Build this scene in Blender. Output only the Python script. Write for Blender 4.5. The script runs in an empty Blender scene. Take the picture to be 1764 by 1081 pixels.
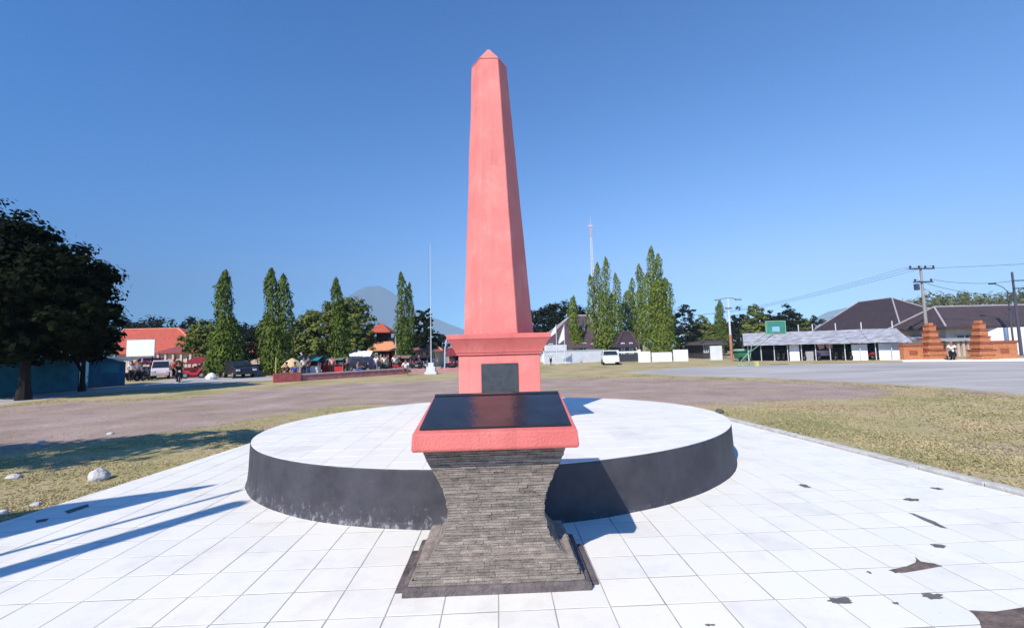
import bpy, math, random
from mathutils import Vector, Matrix, noise
R = math.radians
random.seed(7)
SC = bpy.context.scene
COL = SC.collection
K = 1.25                       # monument measurements are in tile-derived units, K turns them into metres
EYE = 1.5 * K
# ------------------------------------------------------------------ camera
YAW, PITCH, ROLL, FPX, CX, CY = R(1.9), R(4.6), .025, 760., 882., 540.5
fw = Vector((math.sin(YAW)*math.cos(PITCH), math.cos(YAW)*math.cos(PITCH), math.sin(PITCH)))
r0 = Vector((math.cos(YAW), -math.sin(YAW), 0)); u0 = r0.cross(fw)
rt = r0*math.cos(ROLL) - u0*math.sin(ROLL); up = u0*math.cos(ROLL) + r0*math.sin(ROLL)
cam = bpy.data.objects.new('camera', bpy.data.cameras.new('camera')); COL.objects.link(cam)
cam.matrix_world = Matrix(((rt.x, up.x, -fw.x, 0), (rt.y, up.y, -fw.y, 0), (rt.z, up.z, -fw.z, EYE), (0, 0, 0, 1)))
cam.data.sensor_width = 36; cam.data.lens = 36*FPX/1764; cam.data.clip_end = 40000; cam.data.clip_start = .05
SC.camera = cam

def ray(px, py):
    return fw + rt*((px-CX)/FPX) - up*((py-CY)/FPX)
def G(px, py, h=0.):           # point of height h seen at that place of the photo
    d = ray(px, py); t = (h-EYE)/d.z
    return Vector((d.x*t, d.y*t, h))
def P(px, py, Y):              # point at distance Y ahead
    d = ray(px, py); t = Y/d.y
    return Vector((d.x*t, Y, EYE+d.z*t))
def X_(px, Y, py=600): return P(px, py, Y).x
def Z_(px, py, Y): return P(px, py, Y).z

# ------------------------------------------------------------------ materials
def s2l(c): return tuple(((v/255.)/12.92 if v/255. <= .04045 else ((v/255.+.055)/1.055)**2.4) for v in c)
MATS = {}
def mat(name, c, rough=.8, var=.18, scale=3., bump=0., bscale=40., metal=0., c2=None, spec=.3, trans=0., stretch=(1, 1, 1), detail=5):
    """linear base colour with procedural variation"""
    if name in MATS: return MATS[name]
    m = bpy.data.materials.new(name); m.use_nodes = True; nt = m.node_tree; N = nt.nodes; L = nt.links
    b = N['Principled BSDF']; b.inputs['Roughness'].default_value = rough; b.inputs['Metallic'].default_value = metal
    b.inputs['Specular IOR Level'].default_value = spec
    geo = N.new('ShaderNodeNewGeometry'); mp = N.new('ShaderNodeMapping'); mp.inputs['Scale'].default_value = stretch
    L.new(geo.outputs['Position'], mp.inputs[0])
    n = N.new('ShaderNodeTexNoise'); n.inputs['Scale'].default_value = scale; n.inputs['Detail'].default_value = detail
    n.inputs['Roughness'].default_value = .62
    L.new(mp.outputs[0], n.inputs['Vector'])
    r = N.new('ShaderNodeValToRGB'); r.color_ramp.elements[0].position = .32; r.color_ramp.elements[1].position = .68
    a = tuple(v*(1-var) for v in c); z = c2 if c2 else tuple(min(.95, v*(1+var)) for v in c)
    r.color_ramp.elements[0].color = (*a, 1); r.color_ramp.elements[1].color = (*z, 1)
    L.new(n.outputs['Fac'], r.inputs[0]); L.new(r.outputs[0], b.inputs['Base Color'])
    if bump:
        n2 = N.new('ShaderNodeTexNoise'); n2.inputs['Scale'].default_value = bscale; n2.inputs['Detail'].default_value = 6
        L.new(mp.outputs[0], n2.inputs['Vector'])
        bp = N.new('ShaderNodeBump'); bp.inputs['Strength'].default_value = bump; bp.inputs['Distance'].default_value = .02
        L.new(n2.outputs['Fac'], bp.inputs['Height']); L.new(bp.outputs[0], b.inputs['Normal'])
    if trans:
        t = N.new('ShaderNodeBsdfTranslucent'); L.new(r.outputs[0], t.inputs[0])
        mx = N.new('ShaderNodeMixShader'); mx.inputs[0].default_value = trans
        L.new(b.outputs[0], mx.inputs[1]); L.new(t.outputs[0], mx.inputs[2]); L.new(mx.outputs[0], N['Material Output'].inputs[0])
    MATS[name] = m
    return m
def leafmat(name, dark, light, scale=.9):
    return mat(name, dark, .75, 0., scale, c2=light, trans=.22, spec=.12, detail=8)
def col(name, rgb, **k):       # colour given as it looks on a neutral chart (sRGB)
    return mat(name, s2l(rgb), **k)

# ------------------------------------------------------------------ mesh builder
class MB:
    def __init__(s): s.v = []; s.f = []; s.m = []; s.cur = 0
    def quad(s, *p):
        i = len(s.v); s.v += [tuple(q) for q in p]; s.f.append(tuple(range(i, i+len(p)))); s.m.append(s.cur)
    def box(s, x0, x1, y0, y1, z0, z1):
        i = len(s.v)
        s.v += [(x, y, z) for z in (z0, z1) for x, y in ((x0, y0), (x1, y0), (x1, y1), (x0, y1))]
        for f in ((3, 2, 1, 0), (4, 5, 6, 7), (0, 1, 5, 4), (1, 2, 6, 5), (2, 3, 7, 6), (3, 0, 4, 7)):
            s.f.append(tuple(i+k for k in f)); s.m.append(s.cur)
    def loft(s, rings, cap=True):
        n = len(rings[0]); i = len(s.v)
        for r in rings: s.v += [tuple(p) for p in r]
        for k in range(len(rings)-1):
            for j in range(n):
                a = i+k*n+j; b = i+k*n+(j+1) % n
                s.f.append((a, b, b+n, a+n)); s.m.append(s.cur)
        if cap:
            s.f.append(tuple(i+j for j in reversed(range(n)))); s.m.append(s.cur)
            s.f.append(tuple(i+(len(rings)-1)*n+j for j in range(n))); s.m.append(s.cur)
    def tube(s, pts, rad, n=8):
        pts = [Vector(p) for p in pts]
        if not isinstance(rad, (list, tuple)): rad = [rad]*len(pts)
        rings = []
        for k, p in enumerate(pts):
            d = (pts[min(k+1, len(pts)-1)]-pts[max(k-1, 0)]).normalized()
            a = d.cross(Vector((0, 0, 1)))
            if a.length < .05: a = Vector((1, 0, 0))
            a.normalize(); b = a.cross(d)
            # keep the ring turning the same way as the tube climbs
            rings.append([p+(a*math.cos(t)+b*math.sin(t))*rad[k] for t in [2*math.pi*j/n for j in range(n)]])
        for k in range(1, len(rings)):      # align ring starts
            best = min(range(n), key=lambda o: (Vector(rings[k][o])-Vector(rings[k-1][0])).length)
            rings[k] = rings[k][best:]+rings[k][:best]
        s.loft(rings)
    def disc(s, c, axis, r, w, n=20):       # a wheel-like drum
        c = Vector(c); ax = Vector(axis).normalized()
        s.tube([c-ax*w/2, c-ax*w*.35, c+ax*w*.35, c+ax*w/2], [r*.9, r, r, r*.9], n)
    def rot(s, ang, c=(0, 0)):
        ca, sa = math.cos(ang), math.sin(ang)
        s.v = [(c[0]+(x-c[0])*ca-(y-c[1])*sa, c[1]+(x-c[0])*sa+(y-c[1])*ca, z) for x, y, z in s.v]
        return s
    def build(s, name, mats, parent=None, smooth=False, world=False, bevel=0):
        me = bpy.data.meshes.new(name)
        off = parent.location if (parent is not None and world) else None
        vs = [(x-off.x, y-off.y, z-off.z) for x, y, z in s.v] if off else s.v
        me.from_pydata([tuple(v) for v in vs], [], s.f); me.validate(); me.update()
        if not isinstance(mats, (list, tuple)): mats = [mats]
        for m in mats: me.materials.append(m)
        if len(mats) > 1 and len(me.polygons) == len(s.m):
            me.polygons.foreach_set('material_index', s.m)
        if smooth: me.polygons.foreach_set('use_smooth', [True]*len(me.polygons))
        o = bpy.data.objects.new(name, me); COL.objects.link(o)
        if parent is not None: o.parent = parent
        if bevel:
            b = o.modifiers.new('bevel', 'BEVEL'); b.width = bevel; b.segments = 2; b.limit_method = 'ANGLE'
        return o
def tag(o, label, cat, group=None):
    o['label'] = label; o['category'] = cat
    if group: o['group'] = group
    return o
def thing(name, label, cat, loc=(0, 0, 0), group=None, rz=0):
    o = bpy.data.objects.new(name, None); COL.objects.link(o); o.location = Vector(loc); o.rotation_euler[2] = rz
    o.empty_display_size = .2
    return tag(o, label, cat, group)
def struct(o): o['kind'] = 'structure'; return o
def tree_copy(o, parent=None):
    c = o.copy(); COL.objects.link(c); c.parent = parent
    for ch in list(o.children): tree_copy(ch, c)
    return c
def place_copy(src, label, loc, rz=0, used=[]):
    c = src
    if src in used: c = tree_copy(src)
    else: used.append(src)
    c.location = Vector(loc); c.rotation_euler[2] = rz; c['label'] = label
    return c
def hexa(bm, p):               # solid from 8 points (4 bottom, 4 top, both counter-clockwise)
    bm.loft([p[:4], p[4:]])

def clip(poly, a, b):          # keep what lies left of the line a->b
    out = []
    side = lambda p: (b[0]-a[0])*(p[1]-a[1])-(b[1]-a[1])*(p[0]-a[0])
    for i in range(len(poly)):
        p, q = poly[i], poly[(i+1) % len(poly)]; sp, sq = side(p), side(q)
        if sp >= 0: out.append(p)
        if (sp > 0) != (sq > 0) and abs(sp-sq) > 1e-12:
            t = sp/(sp-sq); out.append((p[0]+(q[0]-p[0])*t, p[1]+(q[1]-p[1])*t))
    return out
def clip_convex(poly, C):
    for i in range(len(C)):
        poly = clip(poly, C[i], C[(i+1) % len(C)])
        if len(poly) < 3: return []
    return poly

# ------------------------------------------------------------------ light
SUNH = Vector((.56, .83)).normalized(); ELEV = R(41)
SHO = Vector((SUNH.x, SUNH.y))/math.tan(ELEV)      # ground offset of a shadow per metre of height
w = bpy.data.worlds.new("World"); SC.world = w; w.use_nodes = True
wn = w.node_tree.nodes; wl = w.node_tree.links
sky = wn.new('ShaderNodeTexSky'); sky.sky_type = 'NISHITA'; sky.sun_disc = False
sky.sun_elevation = ELEV; sky.sun_rotation = math.atan2(-SUNH.x, -SUNH.y)
sky.air_density = 1.0; sky.dust_density = 0.; sky.ozone_density = 2.; sky.altitude = 0
tint = wn.new('ShaderNodeMix'); tint.data_type = 'RGBA'; tint.blend_type = 'MULTIPLY'; tint.inputs[0].default_value = 1
tint.inputs[7].default_value = (.25, .82, 1.46, 1)
wl.new(sky.outputs[0], tint.inputs[6]); wl.new(tint.outputs[2], wn['Background'].inputs[0]); wn['Background'].inputs[1].default_value = .115
sd = bpy.data.lights.new('sun', 'SUN'); sd.energy = 4.5; sd.angle = R(.5); sd.color = (1, .94, .85)
so = bpy.data.objects.new('sun', sd); COL.objects.link(so)
so.rotation_euler = Vector((SUNH.x*math.cos(ELEV), SUNH.y*math.cos(ELEV), -math.sin(ELEV))).to_track_quat('-Z', 'Y').to_euler()
SC.view_settings.view_transform = 'Standard'; SC.view_settings.look = 'None'
SC.view_settings.exposure = 0.43; SC.view_settings.gamma = 1; SC.view_settings.use_curve_mapping = False

# ------------------------------------------------------------------ ground
def ground_mat(name, mode):
    m = bpy.data.materials.new(name); m.use_nodes = True; nt = m.node_tree; N = nt.nodes; L = nt.links
    b = N['Principled BSDF']; b.inputs['Roughness'].default_value = .95; b.inputs['Specular IOR Level'].default_value = .1
    geo = N.new('ShaderNodeNewGeometry')
    def nz(scale, detail=8, st=(1, 1, 1), rough=.6):
        mp = N.new('ShaderNodeMapping'); mp.inputs['Scale'].default_value = st; L.new(geo.outputs['Position'], mp.inputs[0])
        n = N.new('ShaderNodeTexNoise'); n.inputs['Scale'].default_value = scale; n.inputs['Detail'].default_value = detail
        n.inputs['Roughness'].default_value = rough; L.new(mp.outputs[0], n.inputs[0]); return n.outputs['Fac']
    def ramp(src, stops):
        r = N.new('ShaderNodeValToRGB'); e = r.color_ramp.elements
        e[0].position, e[0].color = stops[0][0], (*stops[0][1], 1); e[1].position, e[1].color = stops[-1][0], (*stops[-1][1], 1)
        for p, c in stops[1:-1]:
            q = e.new(p); q.color = (*c, 1)
        L.new(src, r.inputs[0]); return r.outputs[0]
    def mix(f, a, c):
        x = N.new('ShaderNodeMix'); x.data_type = 'RGBA'; L.new(f, x.inputs[0]); L.new(a, x.inputs[6]); L.new(c, x.inputs[7]); return x.outputs[2]
    g = ramp(nz(.35, 10), [(.34, (.27, .245, .10)), (.45, (.37, .315, .15)), (.54, (.45, .36, .205)), (.66, (.44, .305, .19))])
    fine = ramp(nz(9, 8, rough=.75), [(.3, (.68, .68, .64)), (.5, (.98, .98, .98)), (.72, (1.25, 1.22, 1.15))])
    d = ramp(nz(.5, 9), [(.35, (.30, .22, .18)), (.55, (.385, .285, .24)), (.7, (.44, .35, .30))])
    a = ramp(nz(.35, 8, (.35, 1.4, 1)), [(.3, (.31, .285, .265)), (.5, (.41, .38, .36)), (.7, (.50, .47, .445))])
    k = 0.
    mv = nz(.8, 10, rough=.7); mk = ramp(mv, [(.40, (0,)*3), (.60, (1,)*3)])
    if mode == 'grass': base = mix(ramp(nz(.22, 8), [(.56, (0,)*3), (.66, (1,)*3)]), g, d)
    elif mode == 'dirt': base = mix(ramp(nz(.45, 10, (.5, 1.5, 1), .7), [(.54, (0,)*3), (.70, (1,)*3)]), d, g)
    else: base = mix(ramp(nz(.6, 10, rough=.7), [(.60, (0,)*3), (.72, (1,)*3)]), a, d)
    if mode != 'grass':        # ragged, gradual border into the grass
        at = N.new('ShaderNodeAttribute'); at.attribute_name = 'edge'
        mm = N.new('ShaderNodeMath'); mm.operation = 'ADD'; L.new(at.outputs['Fac'], mm.inputs[0]); L.new(nz(1.6, 10, (1, 1, 1), .72), mm.inputs[1])
        base = mix(ramp(mm.outputs[0], [(.80 if mode == 'dirt' else .9, (0,)*3), (1.0, (1,)*3)]), mix(ramp(nz(.22, 8), [(.56, (0,)*3), (.66, (1,)*3)]), g, d), base)
    x = N.new('ShaderNodeMix'); x.data_type = 'RGBA'; x.blend_type = 'MULTIPLY'; x.inputs[0].default_value = .85 if mode != 'asphalt' else .4
    L.new(base, x.inputs[6]); L.new(fine, x.inputs[7]); L.new(x.outputs[2], b.inputs['Base Color'])
    bp = N.new('ShaderNodeBump'); bp.inputs['Strength'].default_value = .7 if mode != 'asphalt' else .25; bp.inputs['Distance'].default_value = .04
    L.new(nz(14, 8, rough=.75), bp.inputs['Height']); L.new(bp.outputs[0], b.inputs['Normal'])
    return m
GM, DM, AM = ground_mat('dry_grass', 'grass'), ground_mat('bare_earth', 'dirt'), ground_mat('worn_asphalt', 'asphalt')
m = MB()
S_ = 8000
m.quad((-S_, -S_, 0), (S_, -S_, 0), (S_, S_, 0), (-S_, S_, 0)); struct(m.build('ground', GM))
def ragged(pts, amp, step=.35, seed=0):
    out = []
    for i in range(len(pts)):
        a, b = Vector(pts[i][:2]), Vector(pts[(i+1) % len(pts)][:2]); n = max(2, min(160, int((b-a).length/step)))
        nr = Vector((-(b-a).y, (b-a).x)).normalized()
        for j in range(n):
            p = a.lerp(b, j/n)
            k = noise.noise(Vector((p.x*.5, p.y*.5, seed)))*amp*1.5+noise.noise(Vector((p.x*1.9, p.y*1.9, seed+5)))*amp*.7
            out.append((p.x+nr.x*k, p.y+nr.y*k))
    return out
def sdist(x, y, Q):
    ins = False; d2 = 1e9; j = len(Q)-1
    for i in range(len(Q)):
        ax, ay = Q[j]; bx, by = Q[i]
        if (ay > y) != (by > y) and x < (bx-ax)*(y-ay)/(by-ay)+ax: ins = not ins
        ex, ey = bx-ax, by-ay; t = max(0., min(1., ((x-ax)*ex+(y-ay)*ey)/(ex*ex+ey*ey+1e-9))); q = (x-ax-t*ex)**2+(y-ay-t*ey)**2
        if q < d2: d2 = q
        j = i
    d = math.sqrt(d2); return d if ins else -d
def sheet(name, pix, z, M, soft, seed, step=.5):
    Q = [tuple(G(*p)[:2]) for p in pix]; xs = [q[0] for q in Q]; ys = [q[1] for q in Q]
    x0, y0 = min(xs)-2, min(ys)-2; nx, ny = int((max(xs)+2-x0)/step)+1, int((max(ys)+2-y0)/step)+1
    D = [[sdist(x0+i*step, y0+j*step, Q) for i in range(nx+1)] for j in range(ny+1)]
    idx = {}; V = []; F = []; A = []
    def vi(i, j):
        if (i, j) not in idx: idx[(i, j)] = len(V); V.append((x0+i*step, y0+j*step, z)); A.append(max(0., min(1., D[j][i]/(2*soft)+.5)))
        return idx[(i, j)]
    for j in range(ny):
        for i in range(nx):
            if max(D[j][i], D[j+1][i], D[j][i+1], D[j+1][i+1]) > -soft*1.05: F.append((vi(i, j), vi(i+1, j), vi(i+1, j+1), vi(i, j+1)))
    me = bpy.data.meshes.new(name); me.from_pydata(V, [], F); me.materials.append(M); o = bpy.data.objects.new(name, me); COL.objects.link(o)
    at = me.attributes.new('edge', 'FLOAT', 'POINT'); at.data.foreach_set('value', A)
    return struct(o)
DIRT = [(-260, 730), (0, 701), (140, 692), (300, 689), (440, 671), (600, 661), (760, 656), (960, 652), (1180, 652), (1400, 661), (1530, 671), (1500, 684), (1300, 690), (1180, 694), (1040, 700),
        (760, 702), (620, 694), (520, 706), (430, 722), (330, 738), (190, 754), (60, 770), (-150, 800)]
sheet('dirt_track', DIRT, .004, DM, 1.1, 3)
ASPH = [(1075, 641), (1180, 633), (1330, 629), (1480, 625.5), (1640, 623), (1990, 617), (2050, 705), (1764, 679), (1640, 667), (1460, 657), (1300, 650), (1170, 647)]
sheet('asphalt_court', ASPH, .008, AM, .6, 9)
sheet('pale_road', [(-60, 706), (60, 689), (215, 673), (330, 663), (470, 655), (474, 650), (400, 648), (330, 650), (250, 660), (215, 665), (100, 676), (-120, 700)], .012, AM, .5, 4)

# ------------------------------------------------------------------ tiled pavement
def tile_mat():
    m = bpy.data.materials.new('white_tile'); m.use_nodes = True; nt = m.node_tree; N = nt.nodes; L = nt.links
    b = N['Principled BSDF']; b.inputs['Roughness'].default_value = .42; b.inputs['Specular IOR Level'].default_value = .35
    at = N.new('ShaderNodeAttribute'); at.attribute_name = 'tone'
    geo = N.new('ShaderNodeNewGeometry')
    n = N.new('ShaderNodeTexNoise'); n.inputs['Scale'].default_value = 1.3; n.inputs['Detail'].default_value = 9; n.inputs['Roughness'].default_value = .72
    L.new(geo.outputs['Position'], n.inputs[0])
    r = N.new('ShaderNodeValToRGB'); e = r.color_ramp.elements; e[0].position = .30; e[0].color = (.68, .645, .575, 1); e[1].position = .5; e[1].color = (.81, .775, .69, 1)
    L.new(n.outputs['Fac'], r.inputs[0])
    n3 = N.new('ShaderNodeTexNoise'); n3.inputs['Scale'].default_value = 28; n3.inputs['Detail'].default_value = 5; L.new(geo.outputs['Position'], n3.inputs[0])
    r3 = N.new('ShaderNodeValToRGB'); e = r3.color_ramp.elements; e[0].position = .20; e[0].color = (.72, .7, .66, 1); e[1].position = .33; e[1].color = (1, 1, 1, 1)
    L.new(n3.outputs['Fac'], r3.inputs[0])
    def mul(a, c):
        x = N.new('ShaderNodeMix'); x.data_type = 'RGBA'; x.blend_type = 'MULTIPLY'; x.inputs[0].default_value = 1
        L.new(a, x.inputs[6]); L.new(c, x.inputs[7]); return x.outputs[2]
    L.new(mul(mul(r.outputs[0], at.outputs['Color']), r3.outputs[0]), b.inputs['Base Color'])
    rr = N.new('ShaderNodeMapRange'); rr.inputs[3].default_value = .65; rr.inputs[4].default_value = .35; L.new(n.outputs['Fac'], rr.inputs[0]); L.new(rr.outputs[0], b.inputs['Roughness'])
    return m
TILE = tile_mat()
GROUT = mat('grout', (.33, .31, .28), .95, .35, 3, .3)
MORTAR = mat('broken_mortar', (.16, .12, .10), .95, .45, 12, .8, 60)
def tiles(name, convex, z, parent, tx=.32*K, ty=.30*K, ox=-.99*K, oy=2.93*K, gap=.009, th=.004, skip=None):
    xs = [c[0] for c in convex]; ys = [c[1] for c in convex]
    m = MB(); tone = []
    for i in range(int((min(xs)-ox)/tx)-1, int((max(xs)-ox)/tx)+2):
        for j in range(int((min(ys)-oy)/ty)-1, int((max(ys)-oy)/ty)+2):
            gy = gap*1.35; x0, y0 = ox+i*tx+gap/2, oy+j*ty+gy/2; x1, y1 = x0+tx-gap, y0+ty-gy
            jit = lambda: random.uniform(-.0018, .0018)
            p = clip_convex([(x0+jit(), y0+jit()), (x1+jit(), y0+jit()), (x1+jit(), y1+jit()), (x0+jit(), y1+jit())], convex)
            if len(p) < 3: continue
            ax, ay, dz = random.uniform(-.004, .004), random.uniform(-.004, .004), random.uniform(-.0006, .0006)
            cx, cy = (x0+x1)/2, (y0+y1)/2
            k = random.choice([1, 1, 1, .99, .98, .96]) + random.uniform(-.02, .0)
            wz = random.uniform(-.01, .012)
            zz = [z+dz+ax*(q[0]-cx)+ay*(q[1]-cy) for q in p]
            inn = [(q[0]+(cx-q[0])*.006, q[1]+(cy-q[1])*.006) for q in p]
            n = len(p); b = len(m.v)
            m.v += [(q[0], q[1], z-th) for q in p]+[(q[0], q[1], h-.0012) for q, h in zip(p, zz)]+[(q[0], q[1], h) for q, h in zip(inn, zz)]
            for r_ in (0, 1):
                for a in range(n):
                    m.f.append((b+r_*n+a, b+r_*n+(a+1) % n, b+(r_+1)*n+(a+1) % n, b+(r_+1)*n+a)); m.m.append(0); tone.append((k, wz))
            m.f.append(tuple(b+2*n+a for a in range(n))); m.m.append(0); tone.append((k, wz))
    o = m.build(name, TILE, parent)
    at = o.data.color_attributes.new('tone', 'FLOAT_COLOR', 'CORNER')
    dat = []
    for p, (k, wz) in zip(o.data.polygons, tone):
        dat += [k+wz, k, k-wz, 1]*p.loop_total
    at.data.foreach_set('color', dat)
    return o
ZP = .03
pav_pts = [(-4.98*K, 1.2*K), (5.09*K, 1.2*K), (4.25*K, 10.7*K), (-3.94*K, 10.7*K)]
struct_p = bpy.data.objects.new('tile_pavement', None); COL.objects.link(struct_p); struct(struct_p)
m = MB(); m.loft([[(x, y, -.05) for x, y in pav_pts], [(x, y, ZP-.0022) for x, y in pav_pts]]); m.build('grout_bed', GROUT, struct_p)
tiles('tile_surface', pav_pts, ZP, struct_p)
# chips and broken places in the tiles: mortar shows
def blob(px, py, wx, hy, seed, n=26, irr=.35, rot=0):
    c = G(px, py, ZP); e = G(px+wx, py, ZP); s = G(px, py-hy, ZP)
    ax, ay = abs(e.x-c.x), abs(s.y-c.y); o = []
    for k in range(n):
        t = 2*math.pi*k/n; r = 1+irr*2*noise.noise(Vector((math.cos(t)*1.7, math.sin(t)*1.7, seed)))+random.uniform(-.08, .08)
        x, y = ax*r*math.cos(t), ay*r*math.sin(t)
        o.append((c.x+x*math.cos(rot)-y*math.sin(rot), c.y+x*math.sin(rot)+y*math.cos(rot), ZP+.0022))
    return o
def pixpoly(pts, jit=.006):
    q = ragged([G(x, y, ZP) for x, y in pts], .02, .05, 3)
    return [(x, y, ZP+.0022) for x, y in q]
def patch(verts, M, name='chipped_patch'):
    m = MB(); m.quad(*verts); o = m.build(name, M, struct_p)
    if o.data.polygons[0].normal.z < 0: o.data.flip_normals()
    return o
GRAYM = mat('grey_mortar', (.13, .13, .12), .95, .3, 14, .6, 60)
patch(blob(1449, 1034, 22, 5.5, 1), GRAYM); patch(blob(1607, 1026, 17, 5, 2), GRAYM)
patch(blob(1385, 836, 7, 3, 3), GRAYM); patch(blob(1568, 860, 13, 3, 4), GRAYM); patch(blob(1617, 940, 13, 3.5, 5), GRAYM)
patch(blob(1497, 985, 4, 2, 6), GRAYM); patch(blob(1543, 1038, 5, 2, 7), GRAYM); patch(blob(1614, 841, 10, 2, 8), GRAYM)
patch(pixpoly([(1527, 980), (1560, 974), (1575, 968), (1578, 958), (1586, 966), (1612, 970), (1626, 975), (1600, 980), (1560, 987), (1540, 987)]), MORTAR)
patch(pixpoly([(1563, 882), (1575, 884), (1612, 898), (1632, 910), (1620, 908), (1590, 896)]), GRAYM)
patch(pixpoly([(1668, 1049), (1710, 1051), (1764, 1044), (1900, 1040), (1900, 1150), (1700, 1150), (1688, 1081), (1684, 1068)]), MORTAR)
patch(pixpoly([(112, 880), (150, 868), (152, 872), (118, 884)]), GRAYM); patch(pixpoly([(62, 896), (84, 892), (80, 897), (64, 900)]), GRAYM)
patch(blob(1222, 1076, 8, 2, 9), GRAYM)
# ------------------------------------------------------------------ kerb on the right edge of the pavement
KERB = mat('kerb_concrete', (.50, .48, .44), .9, .25, 6, .5, 50)
m = MB()
a, b = Vector(pav_pts[1]), Vector(pav_pts[2]); d = (b-a).normalized(); nr = Vector((d.y, -d.x)); L_ = (b-a).length; t = 0
while t < L_:
    l = min(.8, L_-t); q = [a+d*(t+.006)+nr*.02, a+d*(t+.006)+nr*.16, a+d*(t+l-.006)+nr*.16, a+d*(t+l-.006)+nr*.02]
    h = ZP+.045+random.uniform(-.004, .004)
    m.loft([[(*p, -.05) for p in q], [(*p, h) for p in q]]); t += .8
struct(m.build('kerb', KERB, bevel=.008))

# ------------------------------------------------------------------ round platform
EC = Vector((.024*K, 6.50*K)); EA, EB, ER = 3.183*K, 2.65*K, R(9.8); PH = .5*K
def ell(k=1., n=120, dx=0):
    o = []
    for i in range(n):
        t = 2*math.pi*i/n; x, y = (EA*k+dx)*math.cos(t), (EB*k+dx)*math.sin(t)
        o.append((EC.x+x*math.cos(ER)-y*math.sin(ER), EC.y+x*math.sin(ER)+y*math.cos(ER)))
    return o
def blackpaint():
    m = bpy.data.materials.new('black_paint'); m.use_nodes = True; nt = m.node_tree; N = nt.nodes; L = nt.links
    b = N['Principled BSDF']; b.inputs['Roughness'].default_value = .62; b.inputs['Specular IOR Level'].default_value = .3
    geo = N.new('ShaderNodeNewGeometry'); sp = N.new('ShaderNodeSeparateXYZ'); L.new(geo.outputs['Position'], sp.inputs[0])
    def nz(s, d=8, r=.7, st=(1, 1, 1)):
        mp = N.new('ShaderNodeMapping'); mp.inputs['Scale'].default_value = st; L.new(geo.outputs['Position'], mp.inputs[0])
        n = N.new('ShaderNodeTexNoise'); n.inputs['Scale'].default_value = s; n.inputs['Detail'].default_value = d; n.inputs['Roughness'].default_value = r
        L.new(mp.outputs[0], n.inputs[0]); return n.outputs['Fac']
    r = N.new('ShaderNodeValToRGB'); e = r.color_ramp.elements; e[0].position = .35; e[0].color = (.038, .036, .043, 1); e[1].position = .68; e[1].color = (.072, .068, .078, 1)
    L.new(nz(2.2), r.inputs[0])
    # scuffs where whitewash splashed the foot of the wall
    mr = N.new('ShaderNodeMapRange'); mr.inputs[1].default_value = 0; mr.inputs[2].default_value = PH*.75; mr.inputs[3].default_value = .13; mr.inputs[4].default_value = -.08
    L.new(sp.outputs[2], mr.inputs[0])
    ad = N.new('ShaderNodeMath'); L.new(mr.outputs[0], ad.inputs[0]); L.new(nz(16, 10, .8, (1, 1, .6)), ad.inputs[1])
    mx0 = N.new('ShaderNodeMapRange'); mx0.inputs[1].default_value = -1.2; mx0.inputs[2].default_value = .9; mx0.inputs[3].default_value = .0; mx0.inputs[4].default_value = .075
    L.new(sp.outputs[0], mx0.inputs[0])
    sb = N.new('ShaderNodeMath'); sb.operation = 'SUBTRACT'; L.new(ad.outputs[0], sb.inputs[0]); L.new(mx0.outputs[0], sb.inputs[1])
    r2 = N.new('ShaderNodeValToRGB'); e = r2.color_ramp.elements; e[0].position = .61; e[0].color = (0, 0, 0, 1); e[1].position = .72; e[1].color = (.5, .5, .5, 1)
    L.new(sb.outputs[0], r2.inputs[0])
    x = N.new('ShaderNodeMix'); x.data_type = 'RGBA'; L.new(r2.outputs[0], x.inputs[0]); L.new(r.outputs[0], x.inputs[6]); x.inputs[7].default_value = (.42, .41, .40, 1)
    L.new(x.outputs[2], b.inputs['Base Color'])
    bp = N.new('ShaderNodeBump'); bp.inputs['Strength'].default_value = .45; bp.inputs['Distance'].default_value = .012; L.new(nz(22, 8, .7), bp.inputs['Height']); L.new(bp.outputs[0], b.inputs['Normal'])
    return m
plat = thing('round_platform', 'large round platform with white tiled top and black painted side carrying the obelisk', 'platform', (EC.x, EC.y, 0))
m = MB()
def wob(pts, amp, s):
    return [(x+noise.noise(Vector((x*1.3, y*1.3, s)))*amp+noise.noise(Vector((x*7, y*7, s)))*amp*.5, y+noise.noise(Vector((x*1.3, y*1.3, s+9)))*amp) for x, y in pts]
rings = []
for z, dx in ((-.02, .055), (.03, .05), (.09, .028), (.25, .014), (.45, .006), (PH-.02, .0), (PH-.004, -.004)):
    rings.append([(x, y, z) for x, y in wob(ell(1, 260, dx), .012, 1.)])
m.loft(rings); m.build('side_wall', blackpaint(), plat, world=True, smooth=False)
bed = MB(); bed.loft([[(x, y, PH-.01) for x, y in ell(1, 120, -.012)], [(x, y, PH+.006) for x, y in ell(1, 120, -.012)]])
bed.build('tile_bed', mat('light_grout', (.55, .54, .52), .9, .2), plat, world=True)
o = tiles('top_tiles', ell(1, 90, -.004), PH+.008, plat, gap=.005, th=.004)
for v in o.data.vertices: v.co.x -= EC.x; v.co.y -= EC.y

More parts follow.
